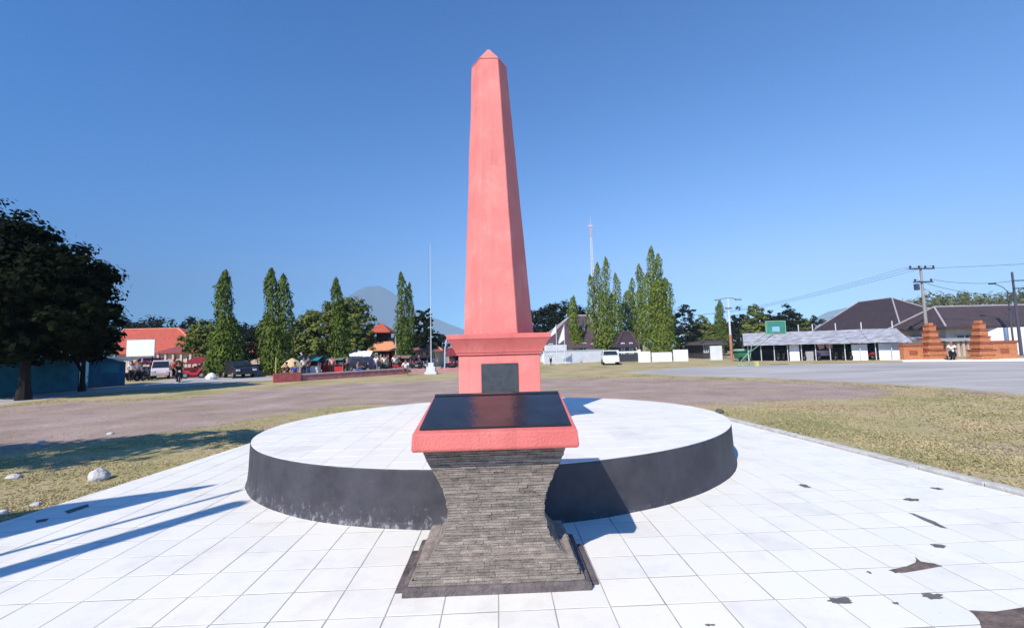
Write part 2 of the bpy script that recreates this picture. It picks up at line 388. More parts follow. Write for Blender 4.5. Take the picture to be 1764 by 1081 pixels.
# ------------------------------------------------------------------ obelisk
def coral(name, a, c):
    m = mat(name, a, .66, 0., 1.6, .45, 55, c2=c); nt = m.node_tree; N = nt.nodes; b = N['Principled BSDF']; L = nt.links
    geo = N.new('ShaderNodeNewGeometry')
    def layer(scale, st, lo, hi, tone, det=9, rough=.7):
        src = b.inputs['Base Color'].links[0].from_socket
        mp = N.new('ShaderNodeMapping'); mp.inputs['Scale'].default_value = st; L.new(geo.outputs['Position'], mp.inputs[0])
        n = N.new('ShaderNodeTexNoise'); n.inputs['Scale'].default_value = scale; n.inputs['Detail'].default_value = det; n.inputs['Roughness'].default_value = rough; L.new(mp.outputs[0], n.inputs[0])
        r = N.new('ShaderNodeValToRGB'); r.color_ramp.elements[0].position = lo; r.color_ramp.elements[0].color = (1, 1, 1, 1); r.color_ramp.elements[1].position = hi; r.color_ramp.elements[1].color = (*tone, 1)
        L.new(n.outputs['Fac'], r.inputs[0]); x = N.new('ShaderNodeMix'); x.data_type = 'RGBA'; x.blend_type = 'MULTIPLY'; x.inputs[0].default_value = 1
        L.new(src, x.inputs[6]); L.new(r.outputs[0], x.inputs[7]); L.new(x.outputs[2], b.inputs['Base Color'])
    layer(7, (1, 1, .07), .50, .78, (.80, .76, .76))        # rain streaks
    layer(2.2, (1, 1, .8), .52, .66, (1.08, 1.25, 1.2))      # patched and faded areas
    layer(30, (1, 1, 1), .66, .74, (.62, .6, .6))           # small chips
    return m
CORAL = coral('coral_paint', (.66, .186, .160), (.74, .236, .205))
CORALR = coral('redder_coral_paint', (.59, .135, .117), (.67, .175, .152))
DARKST = mat('black_granite', (.022, .023, .028), .13, .25, 6, .12, 9, spec=.5)
OX, OY = .012*K, 6.30*K
ob = thing('obelisk', 'tall coral red six-sided obelisk monument on a square pedestal', 'monument', (OX, OY, PH))
m = MB()
def sq(hw, z, cx=OX, cy=OY): return [(cx-hw, cy-hw, z), (cx+hw, cy-hw, z), (cx+hw, cy+hw, z), (cx-hw, cy+hw, z)]
hp = .53*K
m.loft([sq(hp+.04, PH+.006), sq(hp+.04, PH+.10), sq(hp, PH+.13), sq(hp, 1.432*K)]); m.build('pedestal', CORAL, ob, world=True, bevel=.012)
m = MB(); prof = [(.530, 1.4325), (.530, 1.440), (.553, 1.442), (.553, 1.468), (.566, 1.472)]
for i in range(9):
    t = i/8; prof.append((.566+.095*(t**1.25), 1.472+.172*t))
prof += [(.668, 1.647), (.668, 1.700), (.655, 1.708), (.30, 1.715)]
m.loft([sq(a*K, z*K) for a, z in prof]); m.build('cornice', CORALR, ob, world=True, bevel=.005)
def hexr(rad, z, cx=0): return [(OX+cx+(rad+.009*noise.noise(Vector((k*3.1, z*1.7, 4))))*math.cos(R(60*k)), OY+(rad+.009*noise.noise(Vector((k*3.1, z*1.7, 8))))*math.sin(R(60*k)), z) for k in range(6)]
m = MB(); rings = []
for i in range(37):
    t = i/36; rings.append(hexr((.498-.236*t)*K, (1.712+3.99*t)*K, -.052*K*t))
m.loft(rings); m.build('shaft', CORAL, ob, world=True, bevel=.012)
m = MB(); m.loft([hexr(.262*K, 5.703*K, -.052*K), hexr(.268*K, 5.712*K, -.052*K), hexr(.262*K, 5.722*K, -.052*K), hexr(.02*K, 5.99*K, -.056*K)]); m.build('pyramid_cap', CORAL, ob, world=True, bevel=.008)
m = MB(); m.box(-.225*K, .250*K, OY-hp-.022, OY-hp-.002, .945*K, 1.325*K); m.build('dark_plaque', mat('weathered_plaque', (.045, .052, .056), .45, .25, 9, spec=.4), ob, world=True, bevel=.004)

# ------------------------------------------------------------------ lectern
LX, LY = -.036*K, 3.15*K
le = thing('stone_lectern', 'waisted lectern of stacked grey stone with a coral red slab and black tilted plaque', 'lectern', (LX, LY, ZP))
LC = MB()
STONE = mat('ledge_stone', (.26, .22, .188), .92, .25, 11, .9, 70, c2=(.38, .325, .28), stretch=(1, 1, 2.5))
def island_tone(M, lo, hi):    # every stone has its own tone
    nt = M.node_tree; N = nt.nodes; b = N['Principled BSDF']; src = b.inputs['Base Color'].links[0].from_socket
    g = N.new('ShaderNodeNewGeometry'); r = N.new('ShaderNodeValToRGB'); r.color_ramp.elements[0].color = (*lo, 1); r.color_ramp.elements[1].color = (*hi, 1)
    x = N.new('ShaderNodeMix'); x.data_type = 'RGBA'; x.blend_type = 'MULTIPLY'; x.inputs[0].default_value = 1
    nt.links.new(g.outputs['Random Per Island'], r.inputs[0]); nt.links.new(src, x.inputs[6]); nt.links.new(r.outputs[0], x.inputs[7]); nt.links.new(x.outputs[2], b.inputs['Base Color'])
island_tone(STONE, (.78, .76, .74), (1.2, 1.17, 1.12))
STONE2 = mat('plinth_stone', (.11, .085, .085), .9, .35, 6, .8, 60, c2=(.20, .165, .155))
def rect(hx, hy, z, cy=LY): return [(LX-hx*K, cy-hy*K, z*K), (LX+hx*K, cy-hy*K, z*K), (LX+hx*K, cy+hy*K, z*K), (LX-hx*K, cy+hy*K, z*K)]
z0 = ZP/K
m = MB(); m.loft([rect(.632, .275, z0-.01, 3.14*K), rect(.632, .275, z0+.016, 3.14*K)]); m.build('footing', STONE2, le, world=True, bevel=.006)
m = MB(); m.loft([rect(.58, .36, z0-.012, 3.165*K), rect(.578, .358, z0+.045, 3.165*K), rect(.555, .345, z0+.052, 3.165*K)]); m.build('plinth', STONE2, le, world=True, bevel=.008)
# profile (half width, half depth) against height; the wall is built from thin stones laid in courses
prf = [(.072, .535, .320), (.105, .532, .316), (.108, .512, .306), (.150, .500, .300), (.195, .486, .294), (.205, .484, .290), (.206, .425, .252), (.24, .392, .240), (.30, .345, .222), (.38, .318, .206), (.46, .309, .199),
       (.54, .318, .202), (.62, .342, .213), (.70, .378, .228), (.78, .424, .242), (.885, .462, .256)]
def pr(z):
    for a, b in zip(prf, prf[1:]):
        if z <= b[0]:
            t = max(0, (z-a[0])/(b[0]-a[0])); return a[1]+(b[1]-a[1])*t, a[2]+(b[2]-a[2])*t
    return prf[-1][1:]
core = MB(); zs = [z0+.05]+[p[0] for p in prf]
core.loft([rect(pr(z)[0]-.016, pr(z)[1]-.016, z) for z in zs]); core.build('pillar_core', mat('stone_core', (.05, .044, .04), .95), le, world=True)
m = MB(); m.loft([rect(.483, .289, .190), rect(.483, .289, .2065), rect(.474, .281, .2075)]); m.build('ledge', STONE, le, world=True, bevel=.003)
st = MB(); z = z0+.052
while z < .883:
    h = random.uniform(.011, .022)
    if z+h > .885: h = .885-z+.0005
    zz0, zz1 = z+.0012, z+h-.0012
    for side in range(4):
        a0, b0 = pr(zz0+.0005); a1, b1 = pr(zz1-.0005)
        W = (a0 if side in (0, 2) else b0); t = -1.
        while t < 1:
            l = random.uniform(.05, .22)/W; t1 = min(1., t+l)
            if 1-t1 < .05/W: t1 = 1.
            pro = random.uniform(0, .008); j = random.uniform(-.002, .002)
            g_ = .001/W
            def pt(u, a, b, out):
                if side == 0: x, y = a*u, -(b+out)
                elif side == 1: x, y = a+out, b*u
                elif side == 2: x, y = -a*u, b+out
                else: x, y = -(a+out), -b*u
                return x, y
            ring = []
            for zz, a, b in ((zz0, a0, b0), (zz1, a1, b1)):
                for u, out in ((t+g_, pro+j), (t1-g_, pro-j), (t1-g_, -.03), (t+g_, -.03)):
                    x, y = pt(u, a, b, out); ring.append((LX+x*K, LY+y*K, zz*K))
            st.loft([ring[:4], ring[4:]]); t = t1
    z += h
st.build('stacked_stones', STONE, le, world=True, bevel=.0025)
# slab: front edge low, back edge high
SY0, SY1 = 2.775*K, 3.43*K
m = MB()
bx0, bx1 = -.548*K, .490*K
tf, tb, bt = .994*K, 1.158*K, .884*K
m.loft([[(bx0+.01, SY0+.01, bt), (bx1-.01, SY0+.01, bt), (bx1-.01, SY1-.01, bt), (bx0+.01, SY1-.01, bt)],
        [(bx0, SY0, bt+.02), (bx1, SY0, bt+.02), (bx1, SY1, bt+.02), (bx0, SY1, bt+.02)],
        [(bx0+.006*K, SY0+.01, tf), (bx1-.008*K, SY0+.01, tf), (bx1-.02*K, SY1, tb), (bx0+.05*K, SY1, tb)]])
m.build('slab', CORALR, le, world=True, bevel=.008)
def slope(x, y, dz):           # a point on the tilted top
    t = (y-SY0)/(SY1-SY0); return (x, y, tf+(tb-tf)*t+dz)
m = MB(); y0_, y1_ = SY0+.055*K, SY1-.008*K
pl = [(-.505*K, y0_), (.452*K, y0_), (.452*K, y1_), (-.488*K, y1_)]
m.loft([[slope(x, y, .001) for x, y in pl], [slope(x, y, .016) for x, y in pl]])
m.build('tilted_plaque', DARKST, le, world=True, bevel=.004)
m = MB(); 
for x0, x1, y0, y1 in ((-.488, .452, 3.385, 3.42),):
    q = [(x0*K, y0*K), (x1*K, y0*K), (x1*K, y1*K), (x0*K, y1*K)]
    m.loft([[slope(x, y, .017) for x, y in q], [slope(x, y, .026) for x, y in q]])
m.build('plaque_rail', DARKST, le, world=True, bevel=.003)
# ================================================================== VEGETATION
WOOD = mat('bark', (.10, .075, .055), .95, .3, 5, .6, 30)
def leaf(m, c, nrm, size, asp=1.5, rnd=1.):
    n = Vector(nrm).normalized()
    a = n.orthogonal().normalized(); a.rotate(Matrix.Rotation(random.uniform(0, 6.283), 3, n)); b = n.cross(a)
    s = size*random.uniform(.6, 1.3)
    m.quad(c-a*s*.5, c-b*s*.5/asp, c+a*s*.5, c+b*s*.5/asp)
def rvec():
    while True:
        v = Vector((random.uniform(-1, 1), random.uniform(-1, 1), random.uniform(-1, 1)))
        if .05 < v.length < 1: return v.normalized()
def crown_mesh(blobs, clumps, per, size, squash=.75, crad=.28):
    """leaf cards in clumps over a union of ellipsoids; blobs = (centre, radii)"""
    m = MB(); vol = [b[1][0]*b[1][1]*b[1][2] for b in blobs]; tot = sum(v**.67 for v in vol); cl = []
    for (c, r), v in zip(blobs, vol):
        for _ in range(int(clumps*v**.67/tot)):
            d = rvec(); k = random.uniform(.45, 1.) ** .6*(1+.30*noise.noise(Vector((d.x*2.2, d.y*2.2, d.z*2.2+c[0]))))
            p = Vector((c[0]+d.x*r[0]*k, c[1]+d.y*r[1]*k, c[2]+d.z*r[2]*k)); cl.append(p)
            cr = crad*min(r)*random.uniform(.6, 1.35)
            for _ in range(per):
                e = rvec(); q = p+Vector((e.x*cr*1.25, e.y*cr*1.25, e.z*cr*squash))*random.uniform(.3, 1)
                leaf(m, q, (e+d*.4+Vector((0, 0, .55))+rvec()*.5), size)
    return m, cl
def trunk_mesh(base, top, r, cl, limbs=9, sides=9):
    m = MB(); base = Vector(base); top = Vector(top); pts = []
    for i in range(7):
        t = i/6; p = base.lerp(top, t); p += Vector((noise.noise(p*.7), noise.noise(p*.7+Vector((9, 0, 0))), 0))*.25*r*4*t*(1-t); pts.append(p)
    m.tube(pts, [r*(1.35 if i == 0 else 1-.72*i/6) for i in range(7)], sides)
    for p in random.sample(cl, min(limbs, len(cl))):
        s = pts[random.choice((2, 3, 4, 5))]; mid = s.lerp(p, .5)+Vector((0, 0, (p-s).length*.12))
        m.tube([s, mid, s.lerp(p, .92)], [r*.38, r*.22, r*.07], 6)
    return m
def broad_tree(name, label, x, y, blobs, leafm, size, clumps, per, tr=.25, group=None, ttop=None, crad=.28, bark=None):
    t = thing(name, label, 'tree', (x, y, 0), group)
    m, cl = crown_mesh(blobs, clumps, per, size, crad=crad)
    cz = ttop or sum(b[0][2] for b in blobs)/len(blobs)
    m.build('crown', leafm, t, world=True)
    trunk_mesh((x, y, -.05), (x, y, cz), tr, cl).build('trunk', bark or WOOD, t, world=True)
    return t
def column_tree(name, label, x, y, spires, leafm, n, size=.34, group=None, lump=.25):
    """narrow weeping mast trees; spires = (dx, dy, z0, z1, radius)"""
    t = thing(name, label, 'tree', (x, y, 0), group); m = MB(); tk = MB()
    area = sum((s[3]-s[2])*s[4] for s in spires)
    for dx, dy, z0, z1, rad in spires:
        sd = random.uniform(0, 99)
        for _ in range(int(n*(z1-z0)*rad/area)):
            u = random.random(); z = z0+(z1-z0)*u
            prof = min(1, .8+u)*min(1., ((1-u)/.16)**.55)*(1-.45*max(0, u-.3))
            a = random.uniform(0, 6.283)
            lp = 1+lump*1.8*noise.noise(Vector((math.cos(a)*1.1, math.sin(a)*1.1, z*1.5+sd)))+lump*.6*noise.noise(Vector((math.cos(a)*3, math.sin(a)*3, z*3.5+sd)))
            r = rad*prof*lp*random.uniform(.25, 1)**.45
            wob_ = .18*rad*math.sin(z*.8+sd)
            c = Vector((x+dx+wob_+r*math.cos(a), y+dy+r*math.sin(a), z+random.uniform(-.1, .1)))
            out = Vector((math.cos(a), math.sin(a), random.uniform(-.2, .9)))+rvec()*.75
            nn = out.normalized(); dn = (Vector((math.cos(a)*.45, math.sin(a)*.45, -1))+rvec()*.45); dn = (dn-nn*dn.dot(nn)).normalized(); sd2 = nn.cross(dn)
            s = size*random.uniform(.6, 1.3)
            m.quad(c-dn*s*.5, c-sd2*s*.2, c+dn*s*.5, c+sd2*s*.2)
        tk.tube([(x+dx*.3, y+dy*.3, -.05), (x+dx*.8, y+dy*.8, z0+(z1-z0)*.3), (x+dx, y+dy, z1-.4)], [.16, .11, .02], 7)
    m.build('crown', leafm, t, world=True); tk.build('trunk', WOOD, t, world=True)
    return t
LGREEN = leafmat('mast_leaves', (.035, .06, .012), (.18, .235, .04), 2.0)
LGREEN2 = leafmat('bright_mast_leaves', (.055, .085, .014), (.27, .33, .05), 2.0)
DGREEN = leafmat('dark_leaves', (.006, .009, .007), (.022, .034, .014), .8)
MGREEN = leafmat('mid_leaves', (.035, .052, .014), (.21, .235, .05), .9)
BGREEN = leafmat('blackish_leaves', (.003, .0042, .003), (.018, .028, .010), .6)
BGREEN.node_tree.nodes['Principled BSDF'].inputs['Specular IOR Level'].default_value = .03
DBARK = mat('dark_bark', (.018, .013, .012), .95, .3, 5, .6, 30)
YGREEN = leafmat('pale_leaves', (.06, .075, .025), (.22, .22, .09), .5)
def base_xy(px, py): g = G(px, py); return g.x, g.y
def ccyl(px0, px1, Y): return (X_(px1, Y)-X_(px0, Y))/2

# left: mast trees
MT = 'narrow mast trees round the square'
def mast(label, px, pb, spires, lm, n, size=.34):
    x, y = base_xy(px, pb); sc = y/760
    sp = [((p-px)*sc, dy, z0, Z_(p, top, y), rad*sc) for p, top, rad, z0, dy in spires]
    return column_tree('mast_tree', label, x, y, sp, lm, n, size, MT)
mast('single dark mast tree standing over the parked dark car', 384, 650, [(384, 467, 17, .5, 0), (372, 560, 22, .3, .3), (395, 545, 18, .4, .2)], LGREEN, 6500)
mast('twin topped mast tree beside the pale pink wall', 474, 646, [(467, 463, 15, .6, 0), (484, 472, 15, .6, .4), (458, 540, 18, .5, .3), (478, 560, 24, .3, -.2)], LGREEN, 8500)
mast('slender mast tree rising in front of the round bushy tree', 583, 640, [(580, 479, 13, .8, 0), (586, 520, 14, .7, .3)], LGREEN, 4500)
mast('tall thin forked mast tree near the flagpole', 698, 634, [(692, 469, 11, .7, 0), (706, 486, 8, .9, .4), (696, 545, 15, .6, .2)], LGREEN, 4500)
mast('short pointed mast tree in front of the plum gabled house', 993, 621.5, [(991, 510, 11, .6, 0), (996, 560, 14, .5, .3)], LGREEN2, 3500)
mast('broad many tipped mast tree left of the dark gate', 1046, 621, [(1022, 474, 9, 4, 0), (1035, 452, 10, 2, .3), (1049, 443, 11, 1, 0), (1067, 470, 10, 2.5, .2), (1040, 500, 16, .8, -.3), (1060, 505, 15, 1, .4), (1048, 560, 22, .4, 0)], LGREEN2, 11000)
mast('tallest bushy mast tree right of the dark gate', 1138, 620, [(1132, 424, 10, 5, 0), (1145, 436, 11, 4, .4), (1122, 470, 13, 2.5, .2), (1155, 478, 14, 2, .2), (1140, 480, 17, 1, -.4), (1128, 520, 17, .8, .3), (1152, 530, 18, .5, 0)], LGREEN2, 13000)
mast('leaning mast tree with a spiky top behind the dark gate', 1104, 618, [(1110, 455, 10, 4, 0), (1096, 478, 8, 4, .5), (1104, 500, 14, 2, 0), (1085, 500, 15, 3, .4), (1082, 520, 12, 3, .6)], LGREEN2, 8000)
mast('small mast tree behind the street lamp', 1246, 613, [(1244, 518, 9, 2, 0), (1250, 548, 10, 1.5, .3)], LGREEN, 3000)

def rtree(name, label, Y, blobs, lm, size, clumps, per, tr=.3, crad=.28, squashz=1.):
    """blobs given as (px, py, rx px, rz px, depth offset)"""
    bl = []; sc = Y/760
    for px, py, rx, rz, dy in blobs:
        p = P(px, py, Y+dy); bl.append(((p.x, p.y, p.z), (rx*sc, (rx+rz)*.5*sc, rz*sc)))
    x = sum(b[0][0] for b in bl)/len(bl); y = sum(b[0][1] for b in bl)/len(bl)
    return broad_tree(name, label, x, y, bl, lm, size, clumps, per, tr, crad=crad)
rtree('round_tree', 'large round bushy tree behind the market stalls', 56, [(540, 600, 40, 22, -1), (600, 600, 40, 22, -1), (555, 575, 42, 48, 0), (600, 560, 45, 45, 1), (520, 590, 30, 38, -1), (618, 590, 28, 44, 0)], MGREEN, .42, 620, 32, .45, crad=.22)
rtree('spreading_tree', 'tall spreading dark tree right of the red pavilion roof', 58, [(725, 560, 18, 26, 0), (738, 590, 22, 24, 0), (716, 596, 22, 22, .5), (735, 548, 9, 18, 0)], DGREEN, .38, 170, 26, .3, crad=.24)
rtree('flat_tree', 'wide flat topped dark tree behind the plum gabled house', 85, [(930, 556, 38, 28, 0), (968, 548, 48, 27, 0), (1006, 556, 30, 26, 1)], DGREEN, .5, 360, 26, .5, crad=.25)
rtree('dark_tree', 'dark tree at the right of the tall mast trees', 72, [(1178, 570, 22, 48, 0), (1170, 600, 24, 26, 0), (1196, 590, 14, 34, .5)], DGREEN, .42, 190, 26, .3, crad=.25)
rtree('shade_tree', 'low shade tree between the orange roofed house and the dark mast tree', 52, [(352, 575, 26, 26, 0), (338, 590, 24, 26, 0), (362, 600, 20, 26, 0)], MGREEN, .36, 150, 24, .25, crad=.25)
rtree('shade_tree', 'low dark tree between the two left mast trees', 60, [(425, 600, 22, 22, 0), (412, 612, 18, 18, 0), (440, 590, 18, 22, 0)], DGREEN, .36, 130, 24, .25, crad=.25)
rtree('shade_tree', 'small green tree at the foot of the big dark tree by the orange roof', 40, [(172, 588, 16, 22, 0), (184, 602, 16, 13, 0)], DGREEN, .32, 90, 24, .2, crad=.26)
# belt of trees on the right between the mast trees and the great dark roof
for i, (px, py, rx, rz, Y, lm, lb) in enumerate([
    (1213, 572, 24, 26, 80, MGREEN, 'low olive tree just right of the dark tree'),
    (1274, 572, 22, 42, 84, DGREEN, 'dark pointed tree right of the street lamp'),
    (1303, 560, 19, 38, 80, MGREEN, 'tall loose tree left of the basketball hoop'),
    (1328, 566, 20, 30, 86, DGREEN, 'dark tree directly behind the basketball hoop'),
    (1358, 562, 22, 34, 80, DGREEN, 'dark feathery tree right of the basketball hoop'),
    (1384, 572, 18, 24, 78, MGREEN, 'bushy green tree against the end of the great dark roof'),
    (1236, 585, 26, 20, 76, MGREEN, 'low bushes behind the small dark hut')]):
    rtree('belt_tree', lb, Y, [(px, py, rx*.8, rz, 0), (px-6, py+12, rx, rz*.7, .5), (px+7, py+8, rx*.7, rz*.8, 0)], lm, .5, 230, 26, .25, crad=.3)
# far woods (read as one mass)
def woods(name, label, Y, pts, lm, size, n, per):
    m = MB()
    for _ in range(n):
        k = random.random()*(len(pts)-1); i = int(k); f_ = k-i
        px = pts[i][0]*(1-f_)+pts[i+1][0]*f_; top = pts[i][1]*(1-f_)+pts[i+1][1]*f_
        YY = Y+random.uniform(-.08, .08)*Y; zt = Z_(px, top, Y)*(1+.22*noise.noise(Vector((px*.09, 0, 3)))); x = X_(px, YY)
        z = zt*random.random()**.4; c = Vector((x, YY, z)); cr = zt*.12
        for _ in range(per):
            e = rvec(); leaf(m, c+e*cr*random.uniform(.3, 1), e+Vector((0, 0, .7)), size)
    o = m.build(name, lm); o['kind'] = 'stuff'; o['label'] = label; o['category'] = 'woods'; return o
woods('far_woods', 'dark line of far trees behind the orange roofed house', 130, [(150, 560), (200, 551), (250, 553), (300, 560), (340, 556), (400, 566), (450, 560)], DGREEN, .9, 420, 20)
woods('far_woods', 'pale sunlit line of trees above the long dark roofs on the right', 150, [(1560, 522), (1620, 509), (1680, 510), (1764, 509), (1830, 505)], YGREEN, .9, 420, 20)
woods('far_woods', 'low far treeline behind the white walls and huts', 140, [(1010, 570), (1100, 572), (1200, 562), (1300, 556), (1420, 552), (1480, 555)], DGREEN, 1., 420, 20)
woods('far_woods', 'far treeline behind the market stalls', 140, [(440, 580), (520, 576), (640, 582), (700, 578), (800, 582), (920, 575)], DGREEN, 1., 420, 20)

# big dark tree at the left over the blue wall
def lt(px, py, Y): p = P(px, py, Y); return (p.x, p.y, p.z)
Yb = 23.
bl = [(lt(-20, 570, Yb), (3.6, 2.6, 1.7)), (lt(55, 588, Yb), (2.7, 2.2, 1.1)), (lt(20, 520, Yb), (4.0, 3.2, 3.0)), (lt(-40, 440, Yb), (3.4, 3., 2.9)), (lt(40, 430, Yb), (1.9, 2., 1.5)), (lt(120, 475, Yb), (1.9, 2, 1.6)), (lt(140, 540, Yb), (1.6, 2., 1.4)),
      (lt(78, 575, Yb), (2.1, 2.2, 1.2)), (lt(-120, 520, Yb), (4, 3, 3.2)), (lt(80, 500, Yb), (2.6, 2.4, 2.2))]
bg = G(40, 689)
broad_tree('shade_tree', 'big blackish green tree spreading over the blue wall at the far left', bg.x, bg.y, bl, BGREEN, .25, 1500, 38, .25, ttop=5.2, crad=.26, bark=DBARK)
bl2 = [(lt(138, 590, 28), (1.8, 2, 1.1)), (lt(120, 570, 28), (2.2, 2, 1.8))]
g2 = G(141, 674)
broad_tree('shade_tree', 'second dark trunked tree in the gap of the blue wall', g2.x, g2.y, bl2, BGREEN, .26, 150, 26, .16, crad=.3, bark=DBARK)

# tree standing to the left outside the photo: its shade lies over the earth track
bl = [((-14.4, 3.4, 6.3), (3.8, 1.15, .9)), ((-11.0, 4.8, 6.3), (2.6, .6, .6)), ((-18, 2.2, 6.5), (3.5, 1.8, 1.2))]
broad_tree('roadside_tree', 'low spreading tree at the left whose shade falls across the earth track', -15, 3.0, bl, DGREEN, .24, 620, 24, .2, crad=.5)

# ------------------------------------------------------------------ grass tufts
def inpoly(x, y, q):
    c = False; j = len(q)-1
    for i in range(len(q)):
        if (q[i][1] > y) != (q[j][1] > y) and x < (q[j][0]-q[i][0])*(y-q[i][1])/(q[j][1]-q[i][1])+q[i][0]: c = not c
        j = i
    return c
dp = [tuple(G(*p)[:2]) for p in DIRT]; ap = [tuple(G(*p)[:2]) for p in ASPH]; pvq = list(pav_pts)
kerbx = lambda y: pav_pts[1][0]+(pav_pts[2][0]-pav_pts[1][0])*(y-pav_pts[1][1])/(pav_pts[2][1]-pav_pts[1][1])
def grass(name, label, n, region, M, hgt, sd):
    m = MB(); random.seed(sd); c = 0
    while c < n:
        x, y = region()
        if -6.3 < x < kerbx(y)+.2 and y < 13.6 and inpoly(x, y, [(pvq[0][0], -3), (pvq[1][0]+.3, -3), (pvq[2][0]+.28, pvq[2][1]), pvq[3]]): continue
        if inpoly(x, y, ap): continue
        if inpoly(x, y, dp) and random.random() < .93: continue
        if noise.noise(Vector((x*.6, y*.6, 2)))+.6*noise.noise(Vector((x*2.5, y*2.5, 7)))+random.uniform(-.4, .5) < -.1: continue
        c += 1; dist = math.hypot(x, y); s = hgt*random.uniform(.5, 1.3)*(1+dist*.012)
        for _ in range(3):
            a = random.uniform(0, 6.283); l = s*random.uniform(.6, 1.2); wd = .006+dist*.0009
            bx, by = x+random.uniform(-.03, .03), y+random.uniform(-.03, .03)
            tx, ty = bx+math.cos(a)*l*.8, by+math.sin(a)*l*.8
            ox, oy = -math.sin(a)*wd, math.cos(a)*wd
            m.quad((bx-ox, by-oy, 0), (bx+ox, by+oy, 0), (tx, ty, l*.8))
    o = m.build(name, M); o['kind'] = 'stuff'; o['label'] = label; o['category'] = 'grass'
GR = leafmat('grass_blades', (.36, .31, .15), (.53, .44, .24), .7)
def reg_l():
    y = 2+20*random.random()**1.6; return random.uniform(-1.25*y-1, -4.5), y
def reg_r():
    y = 3+26*random.random()**1.7; return random.uniform(5, 1.3*y+2), y
grass('grass', 'short dry grass on the left verge beside the white pavement', 15000, reg_l, GR, .017, 11)
grass('grass', 'yellow green dry grass on the lawn to the right of the white kerb', 30000, reg_r, GR, .017, 12)

# ------------------------------------------------------------------ stones and litter
STN = mat('pale_rock', (.50, .48, .45), .9, .3, 5, .8, 25)
def rock(label, px, py, wpx, hpx, seed, M=STN, name='rock', cat='rock'):
    g = G(px, py); s = g.y/760; rx, rz = wpx*s/2, hpx*s*.62
    bm_ = MB(); n = 14; rings = []
    for i in range(8):
        ph = -.5*math.pi+math.pi*i/7*.999; ring = []
        for j in range(n):
            t = 2*math.pi*j/n; d = Vector((math.cos(ph)*math.cos(t), math.cos(ph)*math.sin(t), math.sin(ph)))
            k = 1+.40*noise.noise(d*1.7+Vector((seed, 0, 0)))+.08*noise.noise(d*4+Vector((seed, 0, 0)))
            ring.append((d.x*rx*k, d.y*rx*.8*k, max(-.3*rz, d.z*rz*k)+.25*rz))
        rings.append(ring)
    bm_.loft(rings); o = bm_.build(name, M, smooth=True); o.location = g; return tag(o, label, cat)
rock('white boulder lying on the dry grass beside the pavement edge', 169, 826, 30, 22, 1.)
rock('pale flat stone in the shade at the left photo edge', 24, 823, 22, 9, 2.)
rock('small white stone on the pink earth track, left one of two', 70, 763, 13, 6, 3.)
rock('small white stone on the pink earth track, right one of two', 190, 748, 10, 5, 4.)
rock('small pale pebble on brown grass near the pavement corner at left', 62, 870, 16, 7, 5.)
rock('pale stone half buried at the extreme left edge of the verge', 5, 884, 16, 8, 6.)
rock('flat pale stone on the lawn beside the kerb', 1572, 808, 22, 7, 7.)
rock('white stone on the lawn nearest the right photo edge', 1701, 835, 15, 8, 8.)
rock('grey lump of rubble behind the round platform on its right', 1240, 711, 16, 10, 9., mat('grey_rock', (.09, .09, .08), .95, .3, 5, .6))
# ================================================================== BUILT THINGS ROUND THE SQUARE
random.seed(21)
WHITE = col('white_wall_paint', (222, 222, 222), var=.1, scale=1.2); CREAM = col('cream_wall', (190, 168, 150), var=.12, scale=1.)
PINKW = col('pale_pink_wall', (215, 188, 180), var=.1, scale=1.5); MAROON = col('maroon_paint', (120, 45, 50), var=.2); GREYW = col('grey_wall', (150, 148, 150), var=.15)
ROOFO = col('orange_tile_roof', (176, 84, 66), var=.22, scale=3, bump=.6, bscale=8); ROOFR = col('red_tile_roof', (165, 62, 55), var=.22, scale=3, bump=.5, bscale=8)
ROOFP = col('plum_tile_roof', (80, 64, 72), var=.2, scale=2, bump=.5, bscale=6); ROOFD = col('dark_plum_roof', (62, 50, 54), var=.16, scale=1.2, bump=.5, bscale=5)
CAPW = col('pale_ridge', (165, 155, 158), var=.1); CAPO = col('orange_ridge', (205, 130, 105), var=.15)
GLASS = mat('dark_glass', (.02, .025, .03), .12, .3, 5, spec=.6); DARK = mat('dark_interior', (.02, .018, .02), .9, .3); BLACK = mat('black_rubber', (.015, .015, .016), .7, .2)
STEEL = col('grey_steel', (140, 142, 146), rough=.45, metal=.4, var=.12); WPOLE = col('white_pole_paint', (205, 205, 203), rough=.5, var=.06); CONC = col('pole_concrete', (150, 143, 140), var=.12)
BLUEW = col('turquoise_wall_paint', (42, 104, 118), var=.25, scale=1.5); BLUEK = col('blue_kiosk_paint', (38, 84, 112), var=.2, scale=1.5)
BRICK = col('orange_brick', (184, 118, 78), var=.22, scale=6, bump=.5, bscale=14); BRICKD = col('dark_brick_band', (152, 80, 56), var=.2, scale=6)
REDK = col('faded_red_kerb', (172, 112, 108), var=.22, scale=3); WOODB = col('brown_wood', (95, 65, 48), var=.25)
TEAL = col('teal_tarp', (50, 120, 125), var=.2, scale=2); GREENT = col('dark_green_tarp', (40, 72, 58), var=.2, scale=2); REDT = col('red_cloth', (180, 45, 55), var=.2, scale=4)
WTARP = col('white_tarp', (225, 225, 228), var=.08, scale=2); BEIGE = col('beige_canvas', (205, 180, 135), var=.15, scale=3); GREYR = col('grey_sheet_roof', (128, 127, 132), var=.25, scale=1.1, c2=s2l((188, 186, 190)), bump=.4, bscale=4, stretch=(1, 4, 1))
PINKB = col('pink_banner', (205, 165, 170), var=.15, scale=3); GREENP = col('green_court_paint', (62, 130, 112), var=.15, scale=2); LGREENP = col('pale_green_frame', (128, 160, 134), var=.15)

